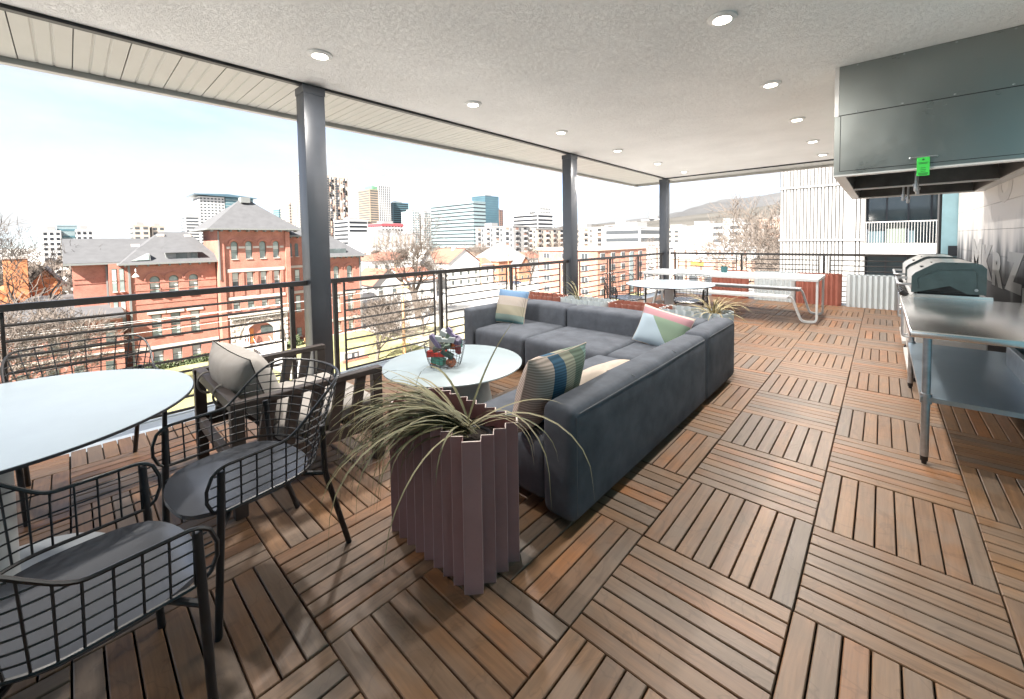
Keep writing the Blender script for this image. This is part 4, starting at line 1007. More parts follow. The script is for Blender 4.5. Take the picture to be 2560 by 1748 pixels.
# main block
sbox('wall', 'school_brick', FX-14, FX-DP-.002, 1.6, 7.7, -9.45, -.12)
facade('facade', FX, 1.6, 7.7, -9.45, -.12, [(a, b, [(-3.35, -1.33, True), (-6.87, -4.8, False), (-9.25, -8.1, False)]) for a, b in ((2.9, 3.6), (4.2, 4.9), (5.62, 6.32))])
hip('roof', FX-14, FX, 1.6, 7.7, -.12, 2.75, (4.3, 6.4))
WY = ((2.9, 3.6), (4.2, 4.9), (5.62, 6.32))
for a, b in WY:
    window(FX-DP, a, b, -3.35, -1.33, True); window(FX-DP, a, b, -6.87, -4.8); window(FX-DP, a, b, -9.25, -8.1)
    MB().box(FX+.012, FX+.12, sy(a)-.4, sy(b)+.4, sz(-4.75), sz(-4.48)).build('lintel', 'stone', sc)
    arch_band(FX+.012, sy((a+b)/2), sz(-1.33)-K*.35, K*.62, K*.70, proud=.14)
for z in (-1.9, -2.55, -5.35, -6.0, -3.75): sbox('brick_course', 'school_brick', FX+.01, FX+.06, 1.62, 7.68, z-.03, z+.03)
sbox('stone_band', 'stone', FX+.01, FX+.12, 1.6, 7.7, -7.95, -7.62)
sbox('downpipe', 'gutter', FX+.02, FX+.18, 1.56, 1.70, -9.4, -.3)
# recessed left wing and chamfer
sbox('wall', 'school_brick', FX-16, FX-1.4, .45, 1.59, -9.45, -.12)
for a in (.62, 1.08): window(FX-1.4, a, a+.3, -2.6, -.55, False); window(FX-1.4, a, a+.3, -5.5, -3.4, False)
sbox('wall', 'school_brick', FX-18, FX-2.6, -1.62, .44, -9.45, -.06)
sbox('downpipe', 'gutter', FX-2.58, FX-2.44, .30, .42, -9.4, -.3)
for z in (-1.35, -1.75): sbox('brick_course', 'school_brick', FX-2.59, FX-2.53, -1.6, .43, z-.03, z+.03)
wr = MB().add([(FX-1.6, sy(-2.1), sz(.02)), (FX-1.6, sy(3.0), sz(.02)), (FX-9.5, sy(4.6), sz(2.12)), (FX-9.5, sy(-2.1), sz(2.12)), (FX-18, sy(-2.1), sz(0)), (FX-18, sy(3), sz(0))], [(0,1,2,3), (3,2,5,4), (0,3,4)]).build('roof', 'slate', sc)
MB().box(FX-1.75, FX-1.5, sy(-2.1), sy(1.3), sz(-.16), sz(.0)).build('gutter', 'gutter', wr)
sbox('eave', 'eave_dark', FX-2.5, FX-1.76, -2.05, 1.3, -.16, -.05)
# dormers on the main roof
def slope_x(z): return FX+.8-(sz(z)-sz(-.12))/(sz(2.75)-sz(-.12))*7.8
d = MB().add([(slope_x(.05)+.05, sy(1.75), sz(.08)), (slope_x(.05)+.05, sy(3.05), sz(.08)), (slope_x(.05)-.2, sy(3.0), sz(.72)), (slope_x(.9)-1.5, sy(2.9), sz(.75))], [(0,1,2), (1,3,2), (0,2,3)]).build('triangle_dormer', 'gutter', sc)
MB().add([(slope_x(.05)+.1, sy(2.0), sz(.15)), (slope_x(.05)+.1, sy(2.95), sz(.15)), (slope_x(.05)-.1, sy(2.92), sz(.6))], [(0,1,2)]).build('dormer_glass', 'glass_pale', d)
d = MB().box(slope_x(.7)-2.5, slope_x(.12)-.2, sy(4.1), sy(6.4), sz(.05), sz(.72)).build('dormer', 'gutter', sc)
MB().add([(slope_x(.12)+.25, sy(3.7), sz(.74)), (slope_x(.12)+.25, sy(6.75), sz(.74)), (slope_x(1.9), sy(6.0), sz(1.9)), (slope_x(1.9), sy(4.6), sz(1.9))], [(0,1,2,3)]).build('dormer_roof', 'slate', d)
MB().box(slope_x(.12)-.19, slope_x(.12)-.1, sy(4.8), sy(5.6), sz(.15), sz(.66)).box(slope_x(.12)-.19, slope_x(.12)-.1, sy(5.85), sy(6.35), sz(.15), sz(.66)).build('dormer_glass', 'glass_dark', d)
for yv, zv in ((4.25, 2.35), (6.3, 2.3), (2.3, 1.4)): MB().box(slope_x(zv)-.3, slope_x(zv)+.25, sy(yv)-.4, sy(yv)+.4, sz(zv)-.1, sz(zv)+.25).build('roof_light', 'stone', sc)
# tower
TX = FX+1.6
TWL = ((8.77, 9.35), (9.98, 10.57), (11.2, 11.78), (12.42, 13.0))
sbox('tower_wall', 'school_brick', TX-9.5, TX-DP-.002, 7.78, 13.95, -9.45, 2.88)
facade('tower_facade', TX, 7.78, 13.95, -9.45, 2.88, [(a, b, [(-.11, 1.72, True), (-2.83, -1.36, False), (-5.15, -4.12, False)]) for a, b in TWL])
tr = hip('tower_roof', TX-9.5, TX, 7.78, 13.95, 2.95, 6.15, (10.5, 11.2), 1.3)
MB().box(TX-5.0, TX-3.4, sy(10.75)-.6, sy(10.75)+.6, sz(5.75), sz(6.32)).build('roof_vent', 'gutter', tr)
TW = ((8.77, 9.35), (9.98, 10.57), (11.2, 11.78), (12.42, 13.0))
for a, b in TW:
    window(TX-DP, a, b, -.11, 1.72, True); window(TX-DP, a, b, -2.83, -1.36, False, 'glass_dark'); window(TX-DP, a, b, -5.15, -4.12)
    arch_band(TX+.012, sy((a+b)/2), sz(1.72)-K*.29, K*.36, K*.5, proud=.16)
for z0, z1 in ((1.0, 1.2),):
    for a, b in ((8.4, 8.72), (9.4, 9.93), (10.62, 11.15), (11.83, 12.37), (13.05, 13.4)): sbox('stone_band', 'stone', TX+.012, TX+.1, a, b, z0, z1)
sbox('stone_band', 'stone', TX+.012, TX+.14, 8.35, 13.4, -1.33, -1.02); sbox('stone_band', 'stone', TX+.012, TX+.14, 8.35, 13.4, -4.08, -3.78)
for y_ in (8.62, 9.62, 10.86, 12.08, 13.15): sbox('pilaster', 'school_brick', TX+.01, TX+.11, y_-.13, y_+.13, -3.7, -1.4)
sbox('corner_pier', 'school_brick', TX+.01, TX+.3, 7.75, 8.2, -9.4, 2.7); sbox('corner_pier', 'school_brick', TX+.01, TX+.3, 13.55, 13.98, -9.4, 2.7)
sbox('downpipe', 'gutter', TX+.31, TX+.45, 7.72, 7.82, -2, 2.7)
# stone entrance with arch
EX = TX+.35; ayc, azs, ar = sy(10.9), sz(-7.95), K*1.36
n = 16; arc = [(ayc+ar*math.cos(math.pi*i/n), azs+ar*math.sin(math.pi*i/n)) for i in range(n+1)]
poly = [(sy(8.42), GZ), (ayc-ar, GZ)]+[arc[n-i] for i in range(n+1)]+[(ayc+ar, GZ), (sy(13.45), GZ), (sy(13.45), sz(-5.72)), (sy(8.42), sz(-5.72))]
b = MB()   # front face as strips
xs_ = [sy(8.42)]+[arc[n-i][0] for i in range(n+1)]+[sy(13.45)]
zt_ = sz(-5.72)
b.box(TX+.012, EX, sy(8.42), ayc-ar, GZ, zt_); b.box(TX+.012, EX, ayc+ar, sy(13.45), GZ, zt_)
for i in range(n):
    (y0_, z0_), (y1_, z1_) = arc[n-i], arc[n-i-1]
    b.add([(TX+.012,y0_,z0_),(TX+.012,y1_,z1_),(EX,y1_,z1_),(EX,y0_,z0_),(TX+.012,y0_,zt_),(TX+.012,y1_,zt_),(EX,y1_,zt_),(EX,y0_,zt_)], [(0,1,2,3),(3,2,6,7),(4,7,6,5)])
b.build('stone_porch', 'stone', sc)
for r0, r1 in ((1.0, 1.12), (1.34, 1.42)): arch_band(EX+.005, ayc, azs, ar*r0, ar*r1, 'stone', .1)
sbox('cornice', 'stone', EX-.3, EX+.45, 8.25, 13.6, -5.7, -5.42)
b = MB()
for i in range(34): yy = sy(8.45)+i*(sy(13.4)-sy(8.45))/33; b.box(EX+.012, EX+.25, yy-.07, yy+.07, sz(-5.9), sz(-5.73))
b.build('dentils', 'stone', sc)
for s_ in (0, 1):
    for k in range(7):
        y0_ = 8.42 if s_ == 0 else 13.2; sbox('quoin', 'stone', EX+.006, EX+.09, y0_, y0_+.25, -9.1+k*.48, -8.85+k*.48)
mat('carved', (.15, .12, .1), .9)
text_mesh('carved_lettering', 'OQUIRRH SCHOOL', .85, .05, 'carved', sc, Matrix.Translation((EX+.06, sy(10.9), sz(-6.22))) @ Matrix(((0,0,1,0),(1,0,0,0),(0,1,0,0),(0,0,0,1))) @ Matrix.Diagonal((.95, .9, 1, 1)))
for y_ in (8.95, 12.95): MB().lathe((0,0,0), [(.5, 0), (.5, .06), (.38, .06), (.38, .02), (.2, .02), (.2, .08)], 18).build('medallion', 'stone', sc, 30, local=True).matrix_local = Matrix.Translation(Vector((EX+.02, sy(y_), sz(-6.75)))-sc.location) @ Matrix.Rotation(R(90), 4, 'Y')
# porch inside: doorway, steps
sbox('porch_back', 'school_brick', TX-.2, TX+.011, 9.4, 12.4, -9.4, -6.7)
MB().box(TX+.02, TX+.1, sy(9.7), sy(10.35), sz(-8.55), sz(-7.1)).build('door', 'door_orange', sc)
MB().box(TX+.02, TX+.08, sy(11.0), sy(12.1), sz(-7.7), sz(-7.0)).build('transom_window', 'glass_dark', sc)
for k in range(6): MB().box(TX+.12, EX+.35+.42*(5-k), sy(9.6), sy(12.3), GZ+.19*k, GZ+.19*(k+1)-.004).build('step', 'stone', sc)
for y_ in (9.5, 12.4): MB().box(TX+.36, EX+3.0, sy(y_)-.35, sy(y_)+.35, GZ, GZ+1.25).build('stair_cheek', 'stone', sc)
for y_ in (10.2, 11.6):
    MB().tube([(TX+.6, sy(y_), GZ+2.0), (EX+.5, sy(y_), GZ+2.0), (EX+2.6, sy(y_), GZ+.95), (EX+2.6, sy(y_), GZ)], .04, 5).build('stair_rail', 'white_metal', sc)
for y_, s_ in ((9.62, 1), (12.2, -1)):   # open round iron gates
    g2 = MB().tube([(EX+.5+.0*a, sy(y_)+s_*.55*math.cos(a)*.6, GZ+2.3+1.7*math.sin(a)) for a in [i*2*math.pi/24 for i in range(24)]], .05, 5, closed=True)
    for i in range(8): a = i*math.pi/4; g2.tube([(EX+.5, sy(y_), GZ+2.3), (EX+.5, sy(y_)+s_*.33*math.cos(a), GZ+2.3+1.7*math.sin(a))], .035, 4)
    g2.build('iron_gate', 'white_metal', sc)
# block right of the tower, then the right wing
sbox('wall', 'school_brick', FX-12, FX-.6, 13.96, 16.6, -9.45, 2.3)
hip('roof', FX-12, FX-.6, 13.96, 16.6, 2.3, 4.0, (15.0, 15.6), .7)
for a in (14.35, 15.0): window(FX-.6, a, a+.36, -.1, 1.45, True, 'glass_dark'); 
for a in (14.9,): window(FX-.6, a, a+.5, -3.0, -1.5); window(FX-.6, a, a+.5, -6.3, -4.4); window(FX-.6, a, a+.5, -9.1, -8.1)
sbox('stone_band', 'stone', FX-.59, FX-.45, 13.98, 16.58, -4.2, -3.9); sbox('stone_band', 'stone', FX-.59, FX-.45, 13.98, 16.58, -1.3, -1.05)
sbox('wall', 'school_brick', FX-14, FX-DP-.002, 16.61, 22.3, -9.45, -.12)
facade('facade', FX, 16.61, 22.3, -9.45, -.12, [(a, b, [(-3.35, -1.33, True), (-6.87, -4.8, False), (-9.25, -8.1, False)]) for a, b in ((17.6, 18.3), (19.0, 19.7), (20.6, 21.3))])
hip('roof', FX-14, FX, 16.61, 22.3, -.12, 2.75, (17.5, 20.0))
for a, b in ((17.6, 18.3), (19.0, 19.7), (20.6, 21.3)):
    window(FX-DP, a, b, -3.35, -1.33, True); window(FX-DP, a, b, -6.87, -4.8); window(FX-DP, a, b, -9.25, -8.1)
    MB().box(FX+.012, FX+.12, sy(a)-.4, sy(b)+.4, sz(-4.75), sz(-4.48)).build('lintel', 'stone', sc)
    arch_band(FX+.012, sy((a+b)/2), sz(-1.33)-K*.35, K*.62, K*.70, proud=.14)
sbox('stone_band', 'stone', FX+.01, FX+.12, 16.61, 22.3, -7.95, -7.62); sbox('downpipe', 'gutter', FX+.02, FX+.2, 22.15, 22.35, -9.4, -.3)
MB().box(slope_x(.7)-2.5, slope_x(.12)-.2, sy(18.6), sy(20.6), sz(.05), sz(.72)).build('dormer', 'glass_dark', sc)
# lamp on the corner
MB().tube([(FX+.02, sy(2.05), sz(-.9)), (FX+.9, sy(2.0), sz(-.6)), (FX+1.2, sy(1.98), sz(-.85))], .05, 6).lathe((FX+1.2, sy(1.98), sz(-1.25)), [(.38, 0), (.2, .25), (.08, .4)], 14).build('wall_lamp', 'lamp_trim', sc, 40)

# low annex in front of the left wing
an = thing('school_annex', 'low brick annex with a shallow grey roof at the left of the school', 'building', (-74, -3, GZ))
AX = FX+.6
def abox(name, mt, x0, x1, y0, y1, z0, z1, par=None): return MB().box(x0, x1, sy(y0), sy(y1), max(GZ-.02, sz(z0)), sz(z1)).build(name, mt, par or an)
abox('wall', 'school_brick', AX-9, AX, -6.2, 1.05, -9.45, -4.5)
r_ = MB().add([(AX+.9, sy(-6.5), sz(-4.45)), (AX+.9, sy(1.2), sz(-4.45)), (AX-8, sy(.9), sz(-2.75)), (AX-8, sy(-4.0), sz(-2.75)), (AX+.9, sy(-6.5), sz(-4.6)), (AX+.9, sy(1.2), sz(-4.6))], [(0,1,2,3), (4,5,1,0)]).build('roof', 'slate', an)
MB().lathe((AX-5.5, sy(-.9), sz(-3.2)), [(.7, 0), (.7, .15), (.55, .2), (.5, 1.0), (.2, 1.15)], 16).build('roof_fan', 'lamp_trim', r_, 40)
abox('stone_band', 'stone', AX+.01, AX+.12, -6.2, 1.05, -7.6, -7.4); abox('stone_band', 'stone', AX+.01, AX+.1, -6.2, 1.05, -6.95, -6.85)
for a in (-4.6, -3.1, -1.75, .0):
    f_ = abox('window', 'frame_green', AX+.01, AX+.06, a, a+.55, -6.7, -4.95); abox('pane', 'glass_dark', AX+.061, AX+.07, a+.05, a+.5, -6.6, -5.1, f_); abox('sill', 'stone', AX+.01, AX+.2, a-.1, a+.65, -6.84, -6.71, f_)
    f_ = abox('window', 'frame_green', AX+.01, AX+.06, a-.1, a+.45, -9.2, -8.2); abox('pane', 'glass_dark', AX+.061, AX+.07, a-.05, a+.4, -9.1, -8.3, f_)

# brick house with chimney left of the school
hb = thing('brick_house', 'small orange brick gabled house with tall chimney left of the school', 'house', (-88, -6, GZ))
brick_mat('orange_brick', (.46, .19, .085), (.4, .15, .06), (.45, .32, .22), 3.2, 'y')
MB().box(-94, -84, -8.2, -2.6, GZ, -4.0).build('wall', 'orange_brick', hb)
MB().prism([(-5.6, -4.0), (-2.4, -4.0), (-4.0, -1.6)], lambda a, b: (-94, a, b), lambda a, b: (-83.99, a, b)).build('gable', 'orange_brick', hb)
MB().add([(-94.3,-5.9,-4.2),(-83.4,-5.9,-4.2),(-83.4,-4,-1.35),(-94.3,-4,-1.35),(-83.4,-2.1,-4.2),(-94.3,-2.1,-4.2)], [(0,1,2,3),(3,2,4,5)]).build('roof', 'gutter', hb)
c_ = MB().box(-84.4, -83.2, -7.4, -5.4, GZ, -.1).build('chimney', 'orange_brick', hb); MB().box(-84.5, -83.1, -7.5, -5.3, -.09, .2).build('chimney_cap', 'stone', c_)
for y_ in (-4.8, -3.6): MB().box(-83.98, -83.9, y_, y_+.7, -8.5, -6.5).build('window', 'glass_dark', hb)

# ================================================================== HOUSES
mat('siding_white', (.5, .49, .47), .8, var=.05, vscale=.5)
mat('siding_cream', (.36, .33, .28), .8, var=.05, vscale=.5)
mat('roof_red', (.24, .095, .065), .9, var=.15, vscale=1.5)
mat('roof_tan', (.2, .135, .095), .9, var=.15, vscale=1.5)
mat('roof_grey', (.16, .157, .152), .9, var=.12, vscale=1.2)
brick_mat('house_brick', (.42, .18, .105), (.37, .14, .08), (.45, .33, .25), 3.0, 'y')
def house(name, label, x0, x1, y0, y1, wh, rh, axis, wm, rm, wins=True, hiproof=False, chimney=None):
    t = thing(name, label, 'house', ((x0+x1)/2, (y0+y1)/2, GZ), 0, 'houses beyond the school lawn'); zt = GZ+wh; zr = zt+rh
    MB().box(x0, x1, y0, y1, GZ-.01, zt).build('wall', wm, t)
    o = .5; xm, ym_ = (x0+x1)/2, (y0+y1)/2
    if hiproof:
        d_ = min(x1-x0, y1-y0)/2; 
        ra, rb2 = ((x0+d_, ym_), (x1-d_, ym_)) if (x1-x0) > (y1-y0) else ((xm, y0+d_), (xm, y1-d_))
        vs = [(x0-o,y0-o,zt),(x1+o,y0-o,zt),(x1+o,y1+o,zt),(x0-o,y1+o,zt),(*ra,zr),(*rb2,zr)]
        fs = [(0,1,5,4),(1,2,5),(2,3,4,5),(3,0,4)] if (x1-x0) > (y1-y0) else [(0,1,4),(1,2,5,4),(2,3,5),(3,0,4,5)]
        rf = MB().add(vs, fs+[(3,2,1,0)]).build('roof', rm, t)
    elif axis == 'x':   # ridge runs along x, gable faces +x
        MB().prism([(y0, zt), (y1, zt), (ym_, zr-.15)], lambda a, b: (x0, a, b), lambda a, b: (x1-.003, a, b)).build('gable', wm, t)
        rf = MB().add([(x0-o,y0-o,zt-.25),(x1+o,y0-o,zt-.25),(x1+o,ym_,zr),(x0-o,ym_,zr),(x1+o,y1+o,zt-.25),(x0-o,y1+o,zt-.25)], [(0,1,2,3),(3,2,4,5)]).build('roof', rm, t)
    else:               # ridge along y, gable faces -y
        MB().prism([(x0, zt), (x1, zt), (xm, zr-.15)], lambda a, b: (a, y0+.003, b), lambda a, b: (a, y1, b)).build('gable', wm, t)
        rf = MB().add([(x0-o,y0-o,zt-.25),(x0-o,y1+o,zt-.25),(xm,y1+o,zr),(xm,y0-o,zr),(x1+o,y0-o,zt-.25),(x1+o,y1+o,zt-.25)], [(0,1,2,3),(3,2,5,4)]).build('roof', rm, t)
    if chimney: MB().box(chimney[0], chimney[0]+1, chimney[1], chimney[1]+1, zt, zr+1).build('chimney', 'siding_white', rf)
    if wins:
        n = max(1, int((y1-y0)/3.2))
        for lv in range(max(1, int(wh/3.2))):
            zb_ = GZ+1.2+lv*3.1
            if zb_+1.6 > zt: break
            for i in range(n):
                yy = y0+(y1-y0)*(i+.5)/n; w_ = MB().box(x1+.01, x1+.06, yy-.55, yy+.55, zb_, zb_+1.5).build('window', 'siding_cream', t); MB().box(x1+.061, x1+.07, yy-.45, yy+.45, zb_+.1, zb_+1.4).build('pane', 'glass_dark', w_)
            m_n = max(1, int((x1-x0)/3.4))
            for i in range(m_n):
                xx = x0+(x1-x0)*(i+.5)/m_n; w_ = MB().box(xx-.55, xx+.55, y0-.06, y0-.01, zb_, zb_+1.5).build('window', 'siding_cream', t); MB().box(xx-.45, xx+.45, y0-.07, y0-.061, zb_+.1, zb_+1.4).build('pane', 'glass_dark', w_)
    return t
house('white_house', 'white two-storey house with red hip roof just right of the school', -141, -123, 63, 84, 10.3, 2.6, 'x', 'siding_white', 'roof_red', True, True)
house('white_house', 'narrow tall white gabled house between the red and tan roofs', -118, -109, 72, 77, 9.6, 4.2, 'x', 'siding_white', 'siding_white', True)
house('white_house', 'white house with wide tan hip roof behind the big bare tree', -150, -132, 95, 112, 9.8, 3.0, 'x', 'siding_white', 'roof_tan', True, True)
house('white_house', 'low white gabled house behind the railing, nearest the school', -96, -86, 44, 51, 6.6, 3.4, 'x', 'siding_white', 'roof_red', True)
house('white_house', 'low house with long red roof left of the big bare tree', -112, -98, 60, 70, 5.6, 3.2, 'y', 'siding_white', 'roof_red', True)
house('white_house', 'big white gabled house with chimney right of the big bare tree', -124, -110, 84, 98, 9.0, 4.6, 'x', 'siding_white', 'roof_red', True, False, (-116, 90))
house('white_house', 'small white lean-to house with red roof beside the big gabled one', -120, -110, 99, 105, 7.5, 2.4, 'y', 'siding_white', 'roof_red', True)
house('brick_villa', 'large brick house with steep grey hip roof behind the parking lot', -124, -108, 106, 124, 8.4, 7.0, 'x', 'house_brick', 'roof_grey', True, True)
house('brick_villa', 'small brick cross gable in front of the large grey-roofed house', -108, -103, 112, 119, 6.0, 4.2, 'x', 'house_brick', 'roof_grey', True)
for i, (x0, x1, y0, y1, wh, rh, ax, wm, rm, lb) in enumerate(((-170, -158, 50, 62, 6, 3, 'x', 'siding_cream', 'roof_red', 'cream house with red roof behind the school roof'), (-190, -175, 110, 124, 6.5, 3, 'y', 'siding_white', 'roof_grey', 'white house with grey roof far behind the bare tree'), (-168, -154, 132, 146, 7, 3.5, 'x', 'siding_cream', 'roof_tan', 'cream house with tan roof behind the large brick house'), (-150, -138, 156, 168, 7, 3, 'y', 'siding_white', 'roof_red', 'white house with red roof left of the parked cars'), (-205, -190, 70, 84, 7, 3, 'x', 'siding_white', 'roof_tan', 'distant white house with tan roof above the red hip roof'))):
    house('far_house', lb, x0, x1, y0, y1, wh, rh, ax, wm, rm, True)

# ================================================================== FLAT-ROOFED BLOCKS AND SKYLINE
mat('conc_white', (.38, .376, .37), .8, var=.05, vscale=.03)
mat('conc_beige', (.33, .28, .235), .8, var=.06, vscale=.03)
mat('conc_grey', (.2, .197, .194), .8, var=.06, vscale=.05)
mat('curtain_teal', (.06, .12, .14), .3, spec=.3, var=.2, vscale=.03)
mat('curtain_pale', (.17, .215, .225), .3, spec=.3, var=.15, vscale=.02)
mat('curtain_blue', (.05, .09, .115), .3, spec=.3, var=.2, vscale=.03)
mat('win_dark', (.018, .02, .024), .35, spec=.2)
mat('win_mid', (.055, .06, .065), .35, spec=.2)
mat('brown_clad', (.15, .085, .065), .7, var=.2, vscale=.1)
mat('tan_frame', (.26, .2, .145), .8, var=.15, vscale=.1)
mat('salmon', (.40, .25, .19), .85, var=.1, vscale=.2)
mat('red_trim', (.45, .05, .06), .6)
brick_mat('apt_brick', (.34, .165, .125), (.30, .135, .1), (.42, .3, .24), 3, 'y')
mat('green_net', (.09, .2, .12), .8)
def tower(name, label, x0, x1, y0, y1, zt, bm_, wm, style, fl=3.8, bay=4.5, cat='tower', group='downtown towers', plant=True, base=None):
    base = GZ if base is None else base
    t = thing(name, label, cat, ((x0+x1)/2, (y0+y1)/2, base), 0, group)
    MB().box(x0, x1, y0, y1, base-.05, zt).build('body', bm_, t)
    w_ = MB(); n = max(2, int((zt-base)/fl))
    e = .15
    for i in range(n):
        z0 = base+(i+.30)*(zt-base)/n; z1 = base+(i+.78)*(zt-base)/n
        if style == 'bands':
            w_.box(x1+.02, x1+e, y0+1, y1-1, z0, z1); w_.box(x0+1, x1-1, y0-e, y0-.02, z0, z1)
        elif style == 'lines':
            w_.box(x1+.02, x1+e, y0, y1, z0, z0+.28*(zt-base)/n); w_.box(x0, x1, y0-e, y0-.02, z0, z0+.28*(zt-base)/n)
        else:
            for a, c_, face in ((y0, y1, 'x'), (x0, x1, 'y')):
                k = max(2, int((c_-a)/bay))
                for j in range(k):
                    p0 = a+(j+.22)*(c_-a)/k; p1 = a+(j+.78)*(c_-a)/k
                    if style == 'fins': p0 = a+(j+.2)*(c_-a)/k; p1 = a+(j+.6)*(c_-a)/k; zz0, zz1 = base+(i+.1)*(zt-base)/n, base+(i+.9)*(zt-base)/n
                    else: zz0, zz1 = z0, z1
                    if face == 'x': w_.box(x1+.02, x1+e, p0, p1, zz0, zz1)
                    else: w_.box(p0, p1, y0-e, y0-.02, zz0, zz1)
    o = w_.build('windows', wm, t); o['kind'] = 'stuff'
    MB().box(x0-.2, x1+.25, y0-.25, y1+.2, zt+.01, zt+.9).build('parapet', bm_, t)
    if plant: MB().box(x0+(x1-x0)*.3, x1-(x1-x0)*.25, y0+(y1-y0)*.25, y1-(y1-y0)*.3, zt+.92, zt+4.2).build('roof_plant', 'conc_grey', t)
    return t
t = tower('office_tower', 'white gridded office tower left of the school tower roof', -730, -690, 118, 146, 66, 'conc_white', 'win_mid', 'grid', 4, 4)
t = tower('office_tower', 'teal glass office tower with a slanted roof edge behind the school tower', -735, -689, 147, 180, 66, 'curtain_teal', 'curtain_pale', 'lines', 4, 4, plant=False)
MB().prism([(112, 68.6), (184, 66.9), (184, 68), (150, 71.5), (112, 69.6)], lambda a, b: (-738, a, b), lambda a, b: (-686, a, b)).build('sloped_roof', 'curtain_blue', t)
tower('office_block', 'small white office block with dark roof left of the teal tower', -672, -642, 95, 109, 36, 'conc_white', 'win_mid', 'bands')
tower('office_block', 'beige block with tall dark windows above the school ridge', -625, -597, 45, 58, 22.5, 'conc_beige', 'win_mid', 'grid', 5, 4.5)
tower('office_block', 'beige block joined at the right above the school ridge', -630, -600, 60, 71, 22, 'conc_beige', 'win_mid', 'grid', 5, 4.5)
tower('office_block', 'white block with small dark windows beside the bare trees at far left', -530, -499, -15, -5, 13.6, 'conc_white', 'win_dark', 'grid', 4, 2.6)
tower('office_block', 'pale glass block between two white blocks at far left', -545, -512, -7, 4, 18.4, 'curtain_pale', 'curtain_teal', 'lines', 5, 6, plant=False)
tower('office_block', 'white block with small dark windows above the left wing roof', -510, -479, 3, 12.2, 13.9, 'conc_white', 'win_dark', 'grid', 4, 2.6)
t = tower('residential_tower', 'tall brown and grey residential tower behind the nearest column', -650, -612, 218, 285, 98.6, 'conc_beige', 'win_mid', 'fins', 3.6, 9)
rg5 = random.Random(4)
for mt_, pr_ in (('brown_clad', .22), ('salmon', .3), ('conc_white', .3), ('win_mid', 0)):
    b = MB()
    for i in range(31):
        for j in range(17):
            y_ = 218.3+j*3.93; z_ = GZ+2+i*3.6; col_ = j in (9, 12)
            if (mt_ == 'win_mid' and col_ and i > 3) or (mt_ != 'win_mid' and not col_ and rg5.random() < pr_): b.box(-611.8, -611.3, y_, y_+(3.0 if col_ else 1.7), z_, z_+(2.0 if col_ else 3.5))
    b.build('facade_panels', mt_, t)['kind'] = 'stuff'
t = tower('construction_tower', 'unfinished white tower with tan scaffolded side', -700, -660, 362, 384, 100, 'conc_white', 'win_dark', 'fins', 4, 3.3, plant=False)
t2 = tower('unfinished_tower', 'tan open concrete frame on the left of the unfinished white tower', -704, -662, 346, 361.5, 92, 'tan_frame', 'win_mid', 'bands', 4, 5, plant=False); MB().box(-690, -664, 352, 361, 93, 99).build('green_netting', 'green_net', t2)
cr = thing('tower_crane', 'white tower crane above the unfinished tower', 'crane', (-675, 372, 101))
b = MB(); b.bar((-675, 372, 101), (-675, 372, 122), 1.4, 1.4); b.bar((-675, 372, 122), (-690, 350, 146), .9, .9); b.bar((-675, 372, 122), (-671, 378, 124), 1.6, 1.6); b.build('mast', 'conc_white', cr); MB().bar((-674, 373, 127), (-690, 350, 146), .25, .25).build('stay', 'conc_grey', cr)
tower('office_tower', 'dark green glass tower with pale top right of the unfinished tower', -715, -689, 406, 439, 75, 'curtain_teal', 'win_dark', 'bands')
tower('apartment_tower', 'white balconied apartment tower, left of a close pair', -530, -502, 325, 337, 44, 'conc_white', 'curtain_teal', 'grid', 3.4, 3.2)
tower('apartment_tower', 'white balconied apartment tower, right of a close pair', -520, -495, 340, 354, 43, 'conc_white', 'curtain_teal', 'grid', 3.4, 3.2)
tower('office_slab', 'wide pale blue glass office slab with dark horizontal lines', -481, -390, 342, 363, 51.2, 'curtain_pale', 'win_dark', 'lines', 4.6)
tower('office_tower', 'blue glass tower rising behind the pale office slab', -546, -512, 476, 509, 78, 'curtain_blue', 'curtain_teal', 'lines', 4)
tower('office_block', 'white office block with dark window bands right of the blue tower', -468, -414, 499, 539, 43, 'conc_white', 'win_dark', 'bands', 6)
tower('office_block', 'smaller white storey block on top of the banded white office', -440, -419, 509, 538, 55, 'conc_white', 'win_mid', 'grid', 5, 4, base=43.95)
tower('office_block', 'white striped office block at the foot of the brown tower', -470, -434, 201, 223, 25.4, 'conc_white', 'win_dark', 'bands', 4.4)
t = tower('office_block', 'white office block with a red roof band', -470, -436, 241, 269, 22.5, 'conc_white', 'win_dark', 'grid', 4.4, 4); MB().box(-470.4, -435.6, 240.6, 269.4, 20.2, 23.2).build('red_band', 'red_trim', t)
tower('warehouse', 'long low white windowed building below the red-banded block', -345, -306, 160, 200, 7.6, 'conc_white', 'conc_beige', 'fins', 9, 4, 'building', None)
tower('office_block', 'narrow brown block just right of the blue glass tower', -585, -565, 563, 574, 61, 'brown_clad', 'win_mid', 'grid')
tower('office_tower', 'beige stepped tower left of the nearest column', -700, -663, 219, 237, 60, 'conc_beige', 'win_mid', 'grid', 4, 3.5)
tower('office_tower', 'distant green glass tower peeking over the school tower eave', -790, -762, 236, 250, 58, 'curtain_teal', 'curtain_pale', 'lines')
